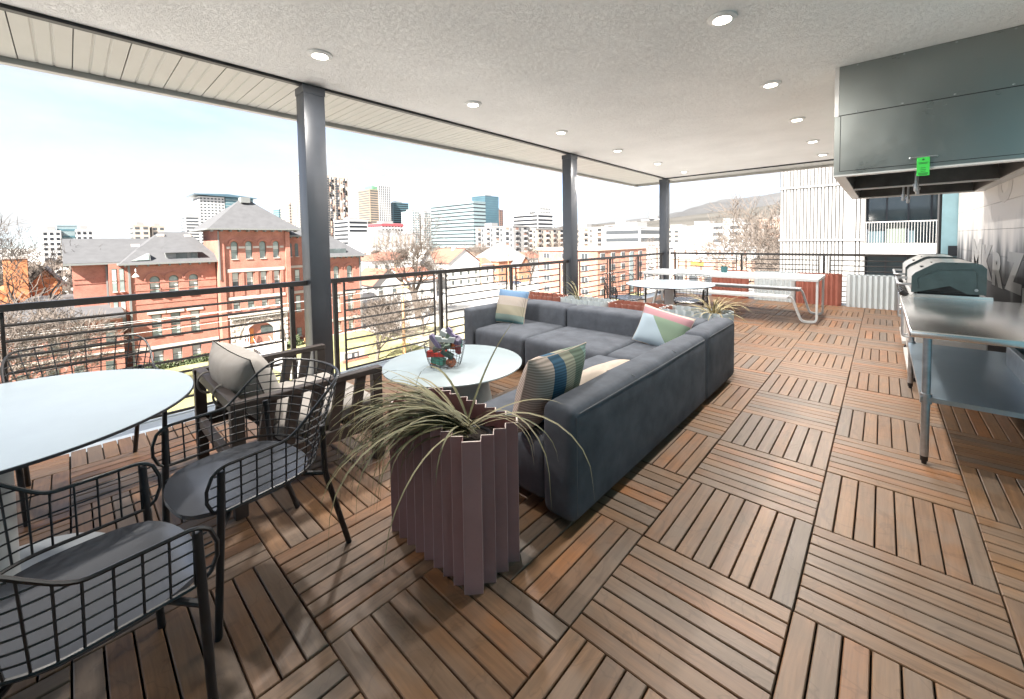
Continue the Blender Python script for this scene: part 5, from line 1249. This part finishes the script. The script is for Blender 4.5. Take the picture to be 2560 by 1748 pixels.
# apartment blocks with recessed balconies
def apartments(label, x0, x1, y0, y1, zt, wall, cat='apartment block', nb=5, fl=3.4):
    t = thing('apartment_block', label, cat, ((x0+x1)/2, (y0+y1)/2, GZ), 0, 'mid-rise apartment blocks')
    MB().box(x0, x1, y0, y1, GZ, zt).build('body', wall, t)
    n = int((zt-GZ)/fl)
    for face in ('x', 'y'):
        a, c_ = (y0, y1) if face == 'x' else (x0, x1); k = max(2, int((c_-a)/8))
        for j in range(k):
            for i in range(1, n):
                z0 = zt-(n-i)*fl+.5; p = a+(j+.3)*(c_-a)/k
                bx_ = (x1+.02, x1+.2, p, p+2.6, z0, z0+2.3) if face == 'x' else (p, p+2.6, y0-.2, y0-.02, z0, z0+2.3)
                q = MB().box(*bx_).build('balcony', 'win_dark' if (i+j) % 3 else 'brown_clad', t)
                rl = (x1+.21, x1+.9, p-.1, p+2.7, z0-.15, z0+.85) if face == 'x' else (p-.1, p+2.7, y0-.9, y0-.21, z0-.15, z0+.85)
                MB().box(*rl).build('balcony_front', 'conc_white' if j % 2 else 'conc_grey', q)
                p2 = a+(j+.72)*(c_-a)/k
                bx_ = (x1+.02, x1+.15, p2, p2+1.4, z0+.3, z0+2.0) if face == 'x' else (p2, p2+1.4, y0-.15, y0-.02, z0+.3, z0+2.0)
                MB().box(*bx_).build('window', 'win_mid', t)
    MB().box(x0-.3, x1+.3, y0-.3, y1+.3, zt+.01, zt+.7).build('parapet', 'conc_grey', t)
    MB().box(x0+5, x0+12, y0+4, y0+10, zt+.72, zt+3.4).build('roof_plant', 'conc_grey', t)
    return t
apartments('grey apartment block with recessed balconies left of the middle column', -213, -177, 188, 204, 10.2, 'conc_grey')
apartments('beige balconied apartment wing right of the grey block, behind the middle column', -205, -172, 205, 246, 8.6, 'conc_beige')
apartments('taupe balconied apartment block right of the middle column', -158, -128, 222, 243, 8.6, 'conc_beige')
apartments('grey apartment block with white framed balconies near the corner column', -132, -112, 226, 243, 9.6, 'conc_grey')
tower('parking_garage', 'pale parking garage with dark open decks beside the corner column', -126, -103, 215, 246, 7.3, 'conc_white', 'win_mid', 'bands', 4.4, 3, 'building', None)
# brick apartment house beyond the railing
ba = thing('brick_apartments', 'red brick apartment house behind the railing between the middle and corner columns', 'apartment block', (-65, 104, GZ))
MB().box(-75, -55, 90, 119, GZ, -1.6).build('wall', 'apt_brick', ba); MB().box(-75.4, -54.6, 89.6, 119.4, -1.59, -.9).build('parapet', 'stone', ba)
for i in range(5):
    for lv in range(4):
        y_, z_ = 92.5+i*5.6, GZ+1.4+lv*3.2
        w_ = MB().box(-54.98, -54.86, y_-1.1, y_+1.1, z_, z_+1.6).build('window', 'conc_white', ba)
        for k in (0, 1): MB().box(-54.85, -54.8, y_-1.0+k*1.05, y_-.1+k*1.05, z_+.12, z_+1.5).build('pane', 'win_mid', w_)
    if i < 3:
        for lv in range(4):
            x_, z_ = -73+i*6.5, GZ+1.4+lv*3.2; w_ = MB().box(x_, x_+2.2, 89.86, 89.98, z_, z_+1.6).build('window', 'conc_white', ba)
            for k in (0, 1): MB().box(x_+.1+k*1.05, x_+1.0+k*1.05, 89.8, 89.855, z_+.12, z_+1.5).build('pane', 'win_mid', w_)
MB().box(-54.97, -54.7, 107.6, 109.6, GZ+.5, -2.6).build('stair_glazing', 'curtain_pale', ba)
# low commercial buildings behind the far railing
def shop(label, x0, x1, y0, y1, zt, wall, sign=None):
    t = thing('commercial_building', label, 'building', ((x0+x1)/2, (y0+y1)/2, GZ), 0, 'low commercial buildings')
    MB().box(x0, x1, y0, y1, GZ, zt).build('wall', wall, t); MB().box(x0-.3, x1+.3, y0-.3, y1+.3, zt+.01, zt+.6).build('parapet', 'conc_white', t)
    n = max(2, int((x1-x0)/4.5))
    for i in range(n): MB().box(x0+(i+.2)*(x1-x0)/n, x0+(i+.8)*(x1-x0)/n, y0-.12, y0-.01, GZ+.4, GZ+3.2).build('shop_window', 'win_mid', t)
    for i in range(n-1): MB().box(x0+(i+1)*(x1-x0)/n-.35, x0+(i+1)*(x1-x0)/n+.35, y0-.3, y0-.005, GZ, zt-.1).build('pilaster', 'brown_clad', t)
    MB().box(x0+2, x0+6, y0+4, y0+8, zt+.02, zt+1.8).build('roof_unit', 'conc_white', t)
    if sign: MB().box(x0+(x1-x0)*sign-2.2, x0+(x1-x0)*sign+2.2, y0-.4, y0-.13, zt-2.0, zt-.9).build('sign_board', 'sign_yellow', t)
mat('sign_yellow', (.6, .38, .04), .6)
shop('long salmon shop row with a yellow sign behind the far railing', -57, -31, 145, 160, -6.2, 'salmon', .35)
shop('cream low shop right of the salmon row', -30, -12, 150, 165, -5.4, 'conc_beige')
shop('flat white warehouse roof behind the salmon shop row', -70, -25, 170, 210, -3.6, 'conc_white')
shop('pale flat-roofed building left of the salmon row, by the corner column', -92, -66, 165, 185, -2.6, 'conc_white')
tower('clinic', 'white block with a peach stair tower on the hillside street', -106, -84, 286, 314, 8.8, 'conc_white', 'conc_beige', 'grid', 4, 6, 'building', None)
tower('clinic', 'white block with stacked dark balconies beside the bare right-hand tree', -82, -62, 270, 300, 9.4, 'conc_white', 'win_mid', 'grid', 4, 8, 'building', None)
tower('clinic', 'cream apartment block low on the slope behind the far railing', -140, -118, 330, 352, 8.5, 'conc_beige', 'win_mid', 'grid', 3.5, 5, 'building', None)
tower('clinic', 'pink-topped white block under the hillside', -60, -40, 300, 330, 12, 'salmon', 'conc_white', 'grid', 4, 5, 'building', None)
# capitol dome
cp = thing('capitol', 'hazy domed capitol building left of the corner column', 'building', (-1011, 2284, gz(-1011, 2284)))
cz = 95
MB().box(-1080, -940, 2270, 2310, gz(-1011, 2284), cz+20).build('body', 'conc_white', cp)
MB().lathe((-1011, 2284, cz+20), [(26, 0), (26, 22), (24, 24), (24, 30), (20, 40), (12, 49), (4, 53), (4, 60), (.5, 66)], 28).build('dome', 'conc_grey', cp, 40)

# ================================================================== WHITE RIBBED NEIGHBOUR
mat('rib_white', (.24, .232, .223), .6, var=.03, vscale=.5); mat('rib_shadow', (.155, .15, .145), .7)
mat('panel_white', (.33, .32, .31), .7)
mat('balcony_glass', (.06, .085, .095), .08, spec=.7)
rbk = thing('ribbed_building', 'white ribbed metal building with glazed balcony behind the grills', 'building', (4, 28, GZ))
MB().box(-3.37, .2, 24.0, 36, GZ, 11).box(.2, 8, 26.0, 36, GZ, 11).build('body', 'rib_shadow', rbk)
b = MB(); i = 0; x = -3.33
while x < .16:
    wd = .10 if (x < -.9 or i % 3) else .46; b.box(x, min(.19, x+wd), 23.91, 23.998, GZ, 11); x += wd+.05; i += 1
o = b.build('ribs', 'rib_white', rbk); o['kind'] = 'stuff'
for z in (1.22, 4.0, 6.9, -1.9): MB().box(-3.40, .19, 23.86, 23.905, z-.04, z+.04).build('flashing', 'panel_white', rbk)
for k in range(-3, 3):
    zf = 1.05+k*3.05
    MB().box(.205, 2.85, 24.0, 25.99, zf-.62, zf-.02).build('balcony_slab', 'panel_white', rbk)
    g2 = MB().box(.205, 2.85, 25.80, 25.97, zf, zf+2.43).build('glazing', 'balcony_glass', rbk)
    for xx in (.22, .95, 1.75, 2.55): MB().box(xx, xx+.07, 25.70, 25.795, zf, zf+2.43).build('mullion', 'column', g2)
    MB().box(1.0, 1.7, 25.69, 25.78, zf, zf+.95).build('lower_panel', 'frame_green', g2)
    r2 = MB().box(.205, 2.85, 24.04, 24.09, zf+.98, zf+1.03).build('balcony_rail', 'panel_white', rbk)
    bb = MB()
    for i in range(26): bb.box(.24+i*.1, .255+i*.1, 24.05, 24.075, zf, zf+.978)
    bb.build('balusters', 'panel_white', r2)
MB().box(2.86, 3.6, 23.9, 25.99, GZ, 11).build('end_pier', 'panel_white', rbk)

# ================================================================== TREES AND PLANTING
mat('bark', (.085, .066, .053), .9, var=.2, vscale=1.5)
mat('bark_pale', (.135, .11, .092), .9, var=.2, vscale=1.5)
mat('bark_dark', (.04, .032, .027), .9, var=.2, vscale=1.5)
mat('hedge_leaf', (.065, .085, .035), .8, var=.4, vscale=1.2)
mat('shrub_rust', (.32, .16, .08), .85, var=.35, vscale=2)
mat('conifer', (.05, .075, .04), .85, var=.3, vscale=.4)
def bare_tree(name, label, base, h, spread, seed, bark='bark', levels=5, kids=3, trunk_f=.28, tr=None, lean=(0, 0), rmin=.026):
    rng = random.Random(seed); t = thing(name, label, 'tree', base, 0, 'bare winter trees')
    T_ = MB(); K_ = MB()
    tr = tr or h*.028
    def grow(p, d, ln, r, lv):
        n = 3; pts = [p]; q = p; dd = d
        for i in range(n):
            dd = (dd+Vector((rng.gauss(0, .16), rng.gauss(0, .16), rng.gauss(.03, .1)))*(1.0 if lv else .4)).normalized(); q = q+dd*(ln/n); pts.append(q)
        r1 = r*(.62 if lv else .8)
        (T_ if lv < 2 else K_).tube(pts, max(r, rmin), 7 if lv == 0 else (5 if lv == 1 else 3), False, False, max(r1, rmin*.7))
        if lv >= levels: return
        k = kids+(2 if lv == 0 else 0)+(1 if rng.random() < .5 else 0)
        az = rng.uniform(0, 6.28)
        for i in range(k):
            f = rng.uniform(.45, 1.0) if lv else rng.uniform(.72, 1.0)
            j = min(n-1, int(f*n)); pp = pts[j].lerp(pts[j+1], f*n-j)
            ang = (rng.uniform(.35, .95) if lv else rng.uniform(.3, .8))*spread; az += 2.4+rng.uniform(-.4, .4)
            ref = dd.orthogonal().normalized(); ax2 = dd.cross(ref)
            nd = (dd*math.cos(ang)+(ref*math.cos(az)+ax2*math.sin(az))*math.sin(ang)); nd.z += .10; nd.normalize()
            grow(pp, nd, ln*rng.uniform(.6, .86) if lv else h*rng.uniform(.26, .38), r1*rng.uniform(.5, .75), lv+1)
    grow(Vector(base), Vector((lean[0], lean[1], 1)).normalized(), h*trunk_f, tr, 0)
    T_.build('trunk', bark, t, True); K_.build('crown', bark, t)
    return t
G_ = GZ
bare_tree('bare_tree', 'tall thick-trunked bare tree in front of the white houses', (-72, 46.5, G_), 17.5, 1.05, 5, 'bark', 6, 3, .36, .75)
bare_tree('bare_tree', 'small pale bare tree on the lawn behind the coffee table', (-51.5, 26, G_), 7.5, 1.0, 8, 'bark_pale', 5, 3, .22, .28)
bare_tree('bare_tree', 'bushy bare tree beside the right end of the school', (-62, 33, G_), 8.5, 1.1, 21, 'bark', 6, 3, .14, .2)
bare_tree('bare_tree', 'bare tree overlapping the pole on the dry lawn', (-58, 38, G_), 8, 1.0, 22, 'bark_pale', 5, 3, .2, .2)
bare_tree('bare_tree', 'fine twiggy tree at the lower left in front of the annex', (-58, -6.2, G_), 11.5, 1.0, 31, 'bark_pale', 6, 3, .16, .26)
bare_tree('bare_tree', 'second twiggy tree at the left picture edge', (-55, -11.5, G_), 12, 1.0, 33, 'bark_pale', 6, 3, .16, .3)
bare_tree('bare_tree', 'dark trunked bare tree beside the brick house chimney', (-79.5, -6.0, G_), 15, .95, 37, 'bark_dark', 5, 3, .5, .5)
bare_tree('bare_tree', 'broad brown bare tree above the roofs at the far left', (-110, -14, G_), 22, 1.1, 41, 'bark', 6, 3, .3, .6)
bare_tree('bare_tree', 'brown bare tree at the very left edge of the skyline', (-104, -23, G_), 22.5, 1.1, 42, 'bark', 6, 3, .3, .6)
bare_tree('bare_tree', 'leaning pale bare tree before the white ribbed building', (-9.5, 60, G_), 19, .95, 51, 'bark_pale', 6, 3, .38, .35, (-.22, 0))
bare_tree('bare_tree', 'bare tree in front of the large grey house roof', (-96, 110, G_), 15, .95, 55, 'bark', 5, 3, .3, .4)
bare_tree('bare_tree', 'bare tree between the brick house and the parked cars', (-92, 122, G_), 16, .95, 56, 'bark', 5, 3, .3, .4)
bare_tree('bare_tree', 'round bare tree below the pale glass office slab', (-140, 122, G_), 17, 1.1, 57, 'bark_pale', 6, 3, .25, .4)
bare_tree('bare_tree', 'bare tree right of the corner column beyond the far railing', (-66, 150, G_), 16, 1.0, 58, 'bark_pale', 5, 3, .3, .35)
bare_tree('bare_tree', 'bare street tree behind the salmon shop row', (-20, 140, G_), 17, 1.0, 59, 'bark_pale', 6, 3, .3, .35)
bare_tree('bare_tree', 'low bare tree between the salmon row and the ribbed building', (-14, 95, G_), 16, 1.1, 60, 'bark_pale', 6, 3, .25, .35)
bare_tree('bare_tree', 'small bare tree near the tan-roofed house', (-106, 76, G_), 11, 1.0, 61, 'bark', 5, 3, .25, .25)
def leafy(name, label, c, rx, ry, rz, n, mt, seed, cat='shrub', leaf=.16, group='shrubs along the school'):
    rng = random.Random(seed); t = thing(name, label, cat, c, 0, group); b = MB()
    for i in range(n):
        while True:
            p = Vector((rng.uniform(-1, 1), rng.uniform(-1, 1), rng.uniform(0, 1)))
            l_ = math.sqrt(p.x**2+p.y**2+(p.z*1.0)**2)
            if .45 < l_ < 1+.12*math.sin(p.x*7+seed)*math.cos(p.y*6): break
        q = Vector(c)+Vector((p.x*rx, p.y*ry, p.z*rz)); u = Vector((rng.gauss(0, 1), rng.gauss(0, 1), rng.gauss(0, 1))).normalized(); v = u.orthogonal().normalized(); s_ = leaf*rng.uniform(.6, 1.3)
        b.add([q-u*s_, q+v*s_*.6, q+u*s_, q-v*s_*.6], [(0,1,2,3)])
    b.build('foliage', mt, t); MB().cyl(c, (c[0], c[1], c[2]+rz*.6), .06, 6).build('stem', 'bark_dark', t)
    return t
for i, (y, ln, lb) in enumerate(((5.2, 3.2, 'clipped green hedge under the school windows, left part'), (10.0, 2.4, 'clipped green hedge under the school windows, middle part'), (13.4, 1.4, 'low rounded hedge beside the school steps'))):
    leafy('hedge', lb, (-70.3, y, G_), .9, ln, 1.1, 1500, 'hedge_leaf', 70+i, 'hedge', .14)
leafy('shrub', 'rust coloured shrub left of the school steps', (-70, 12.3, G_), .8, .9, 1.4, 420, 'shrub_rust', 74)
leafy('shrub', 'round green shrub right of the school steps', (-69.2, 21.6, G_), .9, 1.1, 1.7, 600, 'hedge_leaf', 75)
leafy('shrub', 'rust coloured shrub right of the school steps', (-69.5, 24.2, G_), .9, 1.2, 1.7, 500, 'shrub_rust', 76)
leafy('shrub', 'brown tangled bush at the corner of the school lawn', (-66, 36.0, G_), 1.8, 2.4, 3.4, 1500, 'bark_dark', 77, 'shrub', .12)
leafy('shrub', 'yellow green bush at the parking lot edge', (-94, 116, G_), 1.6, 1.6, 2.2, 500, 'hedge_leaf', 78)
def conifer(label, c, h, r, seed):
    rng = random.Random(seed); t = thing('conifer_tree', label, 'tree', c); b = MB()
    for i in range(1400):
        f = rng.random()**.7; a = rng.uniform(0, 6.28); rad = r*(1-f)*rng.uniform(.4, 1.05)+.05
        q = Vector(c)+Vector((rad*math.cos(a), rad*math.sin(a), h*(.12+.88*f)-rad*.25)); u = Vector((math.cos(a), math.sin(a), -.4)); v = Vector((-math.sin(a), math.cos(a), 0)); s_ = h*.045*rng.uniform(.6, 1.2)
        b.add([q-u*s_, q+v*s_*.5, q+u*s_, q-v*s_*.5], [(0,1,2,3)])
    b.build('crown', 'conifer', t); MB().cyl(c, (c[0], c[1], c[2]+h*.7), .25, 7, .08).build('trunk', 'bark_dark', t)
conifer('single dark conifer among the pale hillside blocks', (-150, 345, G_), 25, 4.2, 5)

# ================================================================== STREET FURNITURE AND CARS
pl = thing('utility_pole', 'orange brown wooden utility pole on the dry lawn behind the coffee table', 'utility pole', (-51, 30, G_))
mat('pole_wood', (.42, .25, .13), .9, var=.25, vscale=2)
MB().tube([(-51, 30, G_), (-51, 30, G_+5), (-51, 30, G_+10.5)], .24, 12, True, False, .15).build('shaft', 'pole_wood', pl, True); MB().box(-51.1, -50.9, 29, 31, G_+9.6, G_+9.8).build('crossarm', 'pole_wood', pl); MB().lathe((-50.6, 30, G_+8.3), [(.02, 0), (.22, .05), (.22, .75), (.02, .85)], 12).build('transformer', 'gutter', pl, 40)
for i, (x, y, h, lb) in enumerate(((-96, -9.5, 11, 'wooden utility pole at the left of the brick house'), (-92, -4.2, 10, 'slim utility pole right beside the brick house chimney'), (-100, 58, 11, 'thin utility pole between the white houses'), (-98, 88, 10.5, 'thin utility pole before the big white gabled house'), (-100, 103, 12, 'thin utility pole beside the large brick house'))):
    t = thing('utility_pole', lb, 'utility pole', (x, y, G_)); MB().cyl((x, y, G_), (x, y, G_+h), .16, 8, .11).build('shaft', 'pole_wood', t, True); MB().box(x-.08, x+.08, y-1.1, y+1.1, G_+h-1, G_+h-.85).build('crossarm', 'pole_wood', t)
wr_ = MB()
for k, (p0, p1) in enumerate((((-51, 29.2, G_+9.85), (-60, -40, G_+9.5)), ((-51, 30.8, G_+9.85), (-60, -38, G_+9.9)), ((-51, 30, G_+8.9), (-58, -40, G_+8.6)))):
    pts = []
    for i in range(17):
        f = i/16; p = Vector(p0).lerp(Vector(p1), f); p.z -= 1.1*4*f*(1-f); pts.append(p)
    wr_.tube(pts, .014, 4)
tag(wr_.build('overhead_wires', 'lamp_trim'), 'overhead wires crossing in front of the school facade', 'wires')
wl = thing('mural_block_wall', 'low painted wall with dark and white graffiti at the lawn edge', 'wall', (-53, 24, G_))
MB().box(-54.5, -53.9, 22.3, 25.4, G_, G_+1.25).build('wall_body', 'stone', wl); MB().box(-53.898, -53.89, 22.6, 24.6, G_+.25, G_+1.1).build('painted_panel', 'win_mid', wl); MB().box(-53.889, -53.88, 23.0, 23.6, G_+.3, G_+1.0).box(-53.889, -53.88, 24.0, 24.4, G_+.3, G_+.9).build('painted_shapes', 'conc_white', wl); MB().box(-53.88, -53.2, 22.1, 25.6, G_, G_+.35).build('brick_base', 'school_brick', wl)
COLS = {'white': (.7, .7, .7), 'silver': (.45, .46, .47), 'black': (.03, .03, .035), 'dark blue': (.04, .06, .1), 'red': (.4, .04, .03), 'grey': (.2, .2, .21)}
for k, v in COLS.items(): mat('car_'+k, v, .25, coat=.8, metal=.2)
mat('tyre', (.02, .02, .02), .8)
def car(label, loc, rz, col, van=False):
    t = thing('parked_car', label, 'car', loc, rz, 'parked cars')
    Lc, Wc = 4.5, 1.8; hgt = 1.95 if van else 1.48
    prof = [(-2.2, .35), (-2.25, .7), (-2.1, .92), (-1.15, 1.0), (-.55, hgt-.05), (.9, hgt), (1.75, 1.08 if not van else hgt-.08), (2.2, 1.0), (2.25, .55), (2.15, .33)]
    MB().prism(prof, lambda x, z: (x, -Wc/2, z), lambda x, z: (x, Wc/2, z)).build('body', 'car_'+col, t, 25, local=True)
    for s_ in (-1, 1):
        MB().prism([(-1.0, 1.02), (-.5, hgt-.12), (.85, hgt-.08), (1.5, 1.06)], lambda x, z: (x, s_*(Wc/2+.004), z), lambda x, z: (x, s_*(Wc/2+.012), z)).build('side_window', 'win_dark', t, local=True)
        MB().box(2.2, 2.27, s_*.6-.2, s_*.6+.2, .62, .78).build('tail_light', 'car_red', t, local=True); MB().box(-2.28, -2.2, s_*.6-.2, s_*.6+.2, .62, .78).build('headlight', 'lamp_trim', t, local=True)
        for x in (-1.4, 1.4):
            w_ = MB().cyl((x, s_*(Wc/2-.2), .33), (x, s_*(Wc/2+.015), .33), .33, 16).build('wheel', 'tyre', t, 30, local=True); MB().cyl((x, s_*(Wc/2+.016), .33), (x, s_*(Wc/2+.024), .33), .2, 12).build('rim', 'lamp_trim', w_, 30, local=True)
    MB().add([(-1.17, -.8, 1.0), (-1.17, .8, 1.0), (-.57, .7, hgt-.08), (-.57, -.7, hgt-.08)], [(0,1,2,3)]).build('windscreen', 'win_dark', t, local=True)
for x, y, a, c_, v, lb in ((-100, 126, 100, 'white', False, 'white car in the front row of the parking lot'), (-103, 131, 95, 'black', False, 'black car next to the white one in the parking lot'), (-97, 132, 92, 'silver', False, 'silver car nearest the middle column in the parking lot'), (-106, 137, 95, 'white', True, 'white van at the back of the parking lot'),
    (-101, 139, 90, 'dark blue', False, 'dark blue car beside the white van'), (-104, 104, 80, 'grey', False, 'grey pickup parked by the large brick house'), (-100, 106.5, 80, 'dark blue', False, 'dark blue car parked before the large brick house'),
    (-38.9, 138, 0, 'white', True, 'white van in front of the salmon shop row'), (-46, 139, 0, 'black', False, 'black car in front of the salmon shop row'), (-52, 139, 0, 'silver', False, 'silver car at the left of the salmon shop row'), (-33, 139, 10, 'grey', False, 'grey car at the right of the salmon shop row')):
    car(lb, (x, y, G_+.02), R(a), c_, v)

# ================================================================== HILLS
mat('hill', (.075, .07, .062), 1, spec=.05, var=.3, vscale=.004)
mat('hill_far', (.075, .074, .074), 1, spec=.05, var=.25, vscale=.002)
def ridge(name, mt, pts, depth, n=60, amp=20, seed=1, rows=10):
    """pts: crest polyline (x, y, z); slopes down toward the viewer by depth in -y"""
    b = MB(); P_ = []
    for i in range(n+1):
        f = i/n*(len(pts)-1); k = min(int(f), len(pts)-2); P_.append(Vector(pts[k]).lerp(Vector(pts[k+1]), f-k))
    for r_ in range(rows+1):
        g = r_/rows
        for i, p in enumerate(P_):
            q = Vector((p.x*(1-.18*g), p.y-depth*g, 0)); zb_ = gz(q.x, q.y)-4 if q.y < 4200 else 60
            z = zb_+(p.z-zb_)*(1-g)**1.25+amp*noise.noise(Vector((q.x*.0022+seed, q.y*.0016, seed*3.1)))*(1-g)*g*3.2+amp*.25*noise.noise(Vector((q.x*.008, q.y*.006, seed)))*(1-g*.5)
            b.v.append((q.x, q.y, z))
    m_ = n+1
    b.f = [(r_*m_+i, r_*m_+i+1, (r_+1)*m_+i+1, (r_+1)*m_+i) for r_ in range(rows) for i in range(n)]
    return struct(b.build(name, mt, None, True))
ridge('hills', 'hill_far', [(-2600, 4300, 150), (-1852, 4642, 280), (-1600, 4720, 330), (-1500, 4763, 375), (-1357, 4810, 417), (-1168, 4860, 425), (-1000, 4900, 445), (-824, 4930, 470), (-400, 5000, 480), (300, 5000, 520), (1500, 4800, 560)], 2100, 80, 70, 2, 14)
ridge('foothills', 'hill', [(-2200, 2300, 60), (-1400, 2500, 110), (-1000, 2550, 130), (-700, 2500, 150), (-350, 2450, 170), (0, 2400, 190), (800, 2300, 210)], 1300, 70, 30, 5, 10)
# hillside houses too small to tell apart
b = MB(); rgh = random.Random(5)
for i in range(420):
    x = rgh.uniform(-1500, 200); y = rgh.uniform(800, 1900); s_ = rgh.uniform(5, 11); z = gz(x, y)-1+max(0, (y-1200))*.035
    b.box(x-s_, x+s_, y-s_, y+s_, z-3, z+rgh.uniform(6, 11))
o = b.build('hillside_town', 'conc_white'); tag(o, 'pale houses scattered over the distant hillside', 'houses', None, 'stuff')
b = MB()
for i in range(2600):
    x = rgh.uniform(-1500, 300); y = rgh.uniform(560, 2000); z = gz(x, y)+max(0, (y-1200))*.035; s_ = rgh.uniform(3, 7)
    for k in range(3):
        q = Vector((x+rgh.uniform(-s_, s_), y, z+rgh.uniform(1, s_*1.4))); b.add([q+Vector((-s_, 0, 0)), q+Vector((0, -s_, -s_*.5)), q+Vector((s_, 0, .3*s_)), q+Vector((0, s_*.4, s_))], [(0,1,2,3)])
o = b.build('hillside_trees', 'bark_dark'); tag(o, 'brown winter trees scattered over the distant hillside', 'trees', None, 'stuff')
b = MB()
for i in range(900):
    x = rgh.uniform(-480, -150); y = rgh.uniform(-120, 380); s_ = rgh.uniform(2.5, 4.5)
    for k in range(4):
        q = Vector((x+rgh.uniform(-s_, s_), y+rgh.uniform(-s_, s_), G_+rgh.uniform(2, s_*2.0))); u = Vector((rgh.gauss(0, 1), rgh.gauss(0, 1), rgh.gauss(0, 1))).normalized()*s_*.7; v = u.orthogonal().normalized()*s_*.5
        b.add([q-u, q+v, q+u, q-v], [(0,1,2,3)])
o = b.build('midtown_trees', 'bark'); tag(o, 'mass of brown bare trees between the houses and downtown', 'trees', None, 'stuff')

# ================================================================== HAZE
hm = bpy.data.materials.new('haze'); hm.use_nodes = True; nt = hm.node_tree; nt.nodes.clear()
ho = nt.nodes.new('ShaderNodeOutputMaterial'); pv = nt.nodes.new('ShaderNodeVolumePrincipled'); pv.inputs['Color'].default_value = (.93, .96, 1, 1); pv.inputs['Density'].default_value = 1.4e-5; pv.inputs['Anisotropy'].default_value = .3
nt.links.new(pv.outputs[0], ho.inputs['Volume'])
hz = MB().box(-7200, 6300, -6200, 5400, GZ-3, 640).build('haze', hm); hz['kind'] = 'stuff'
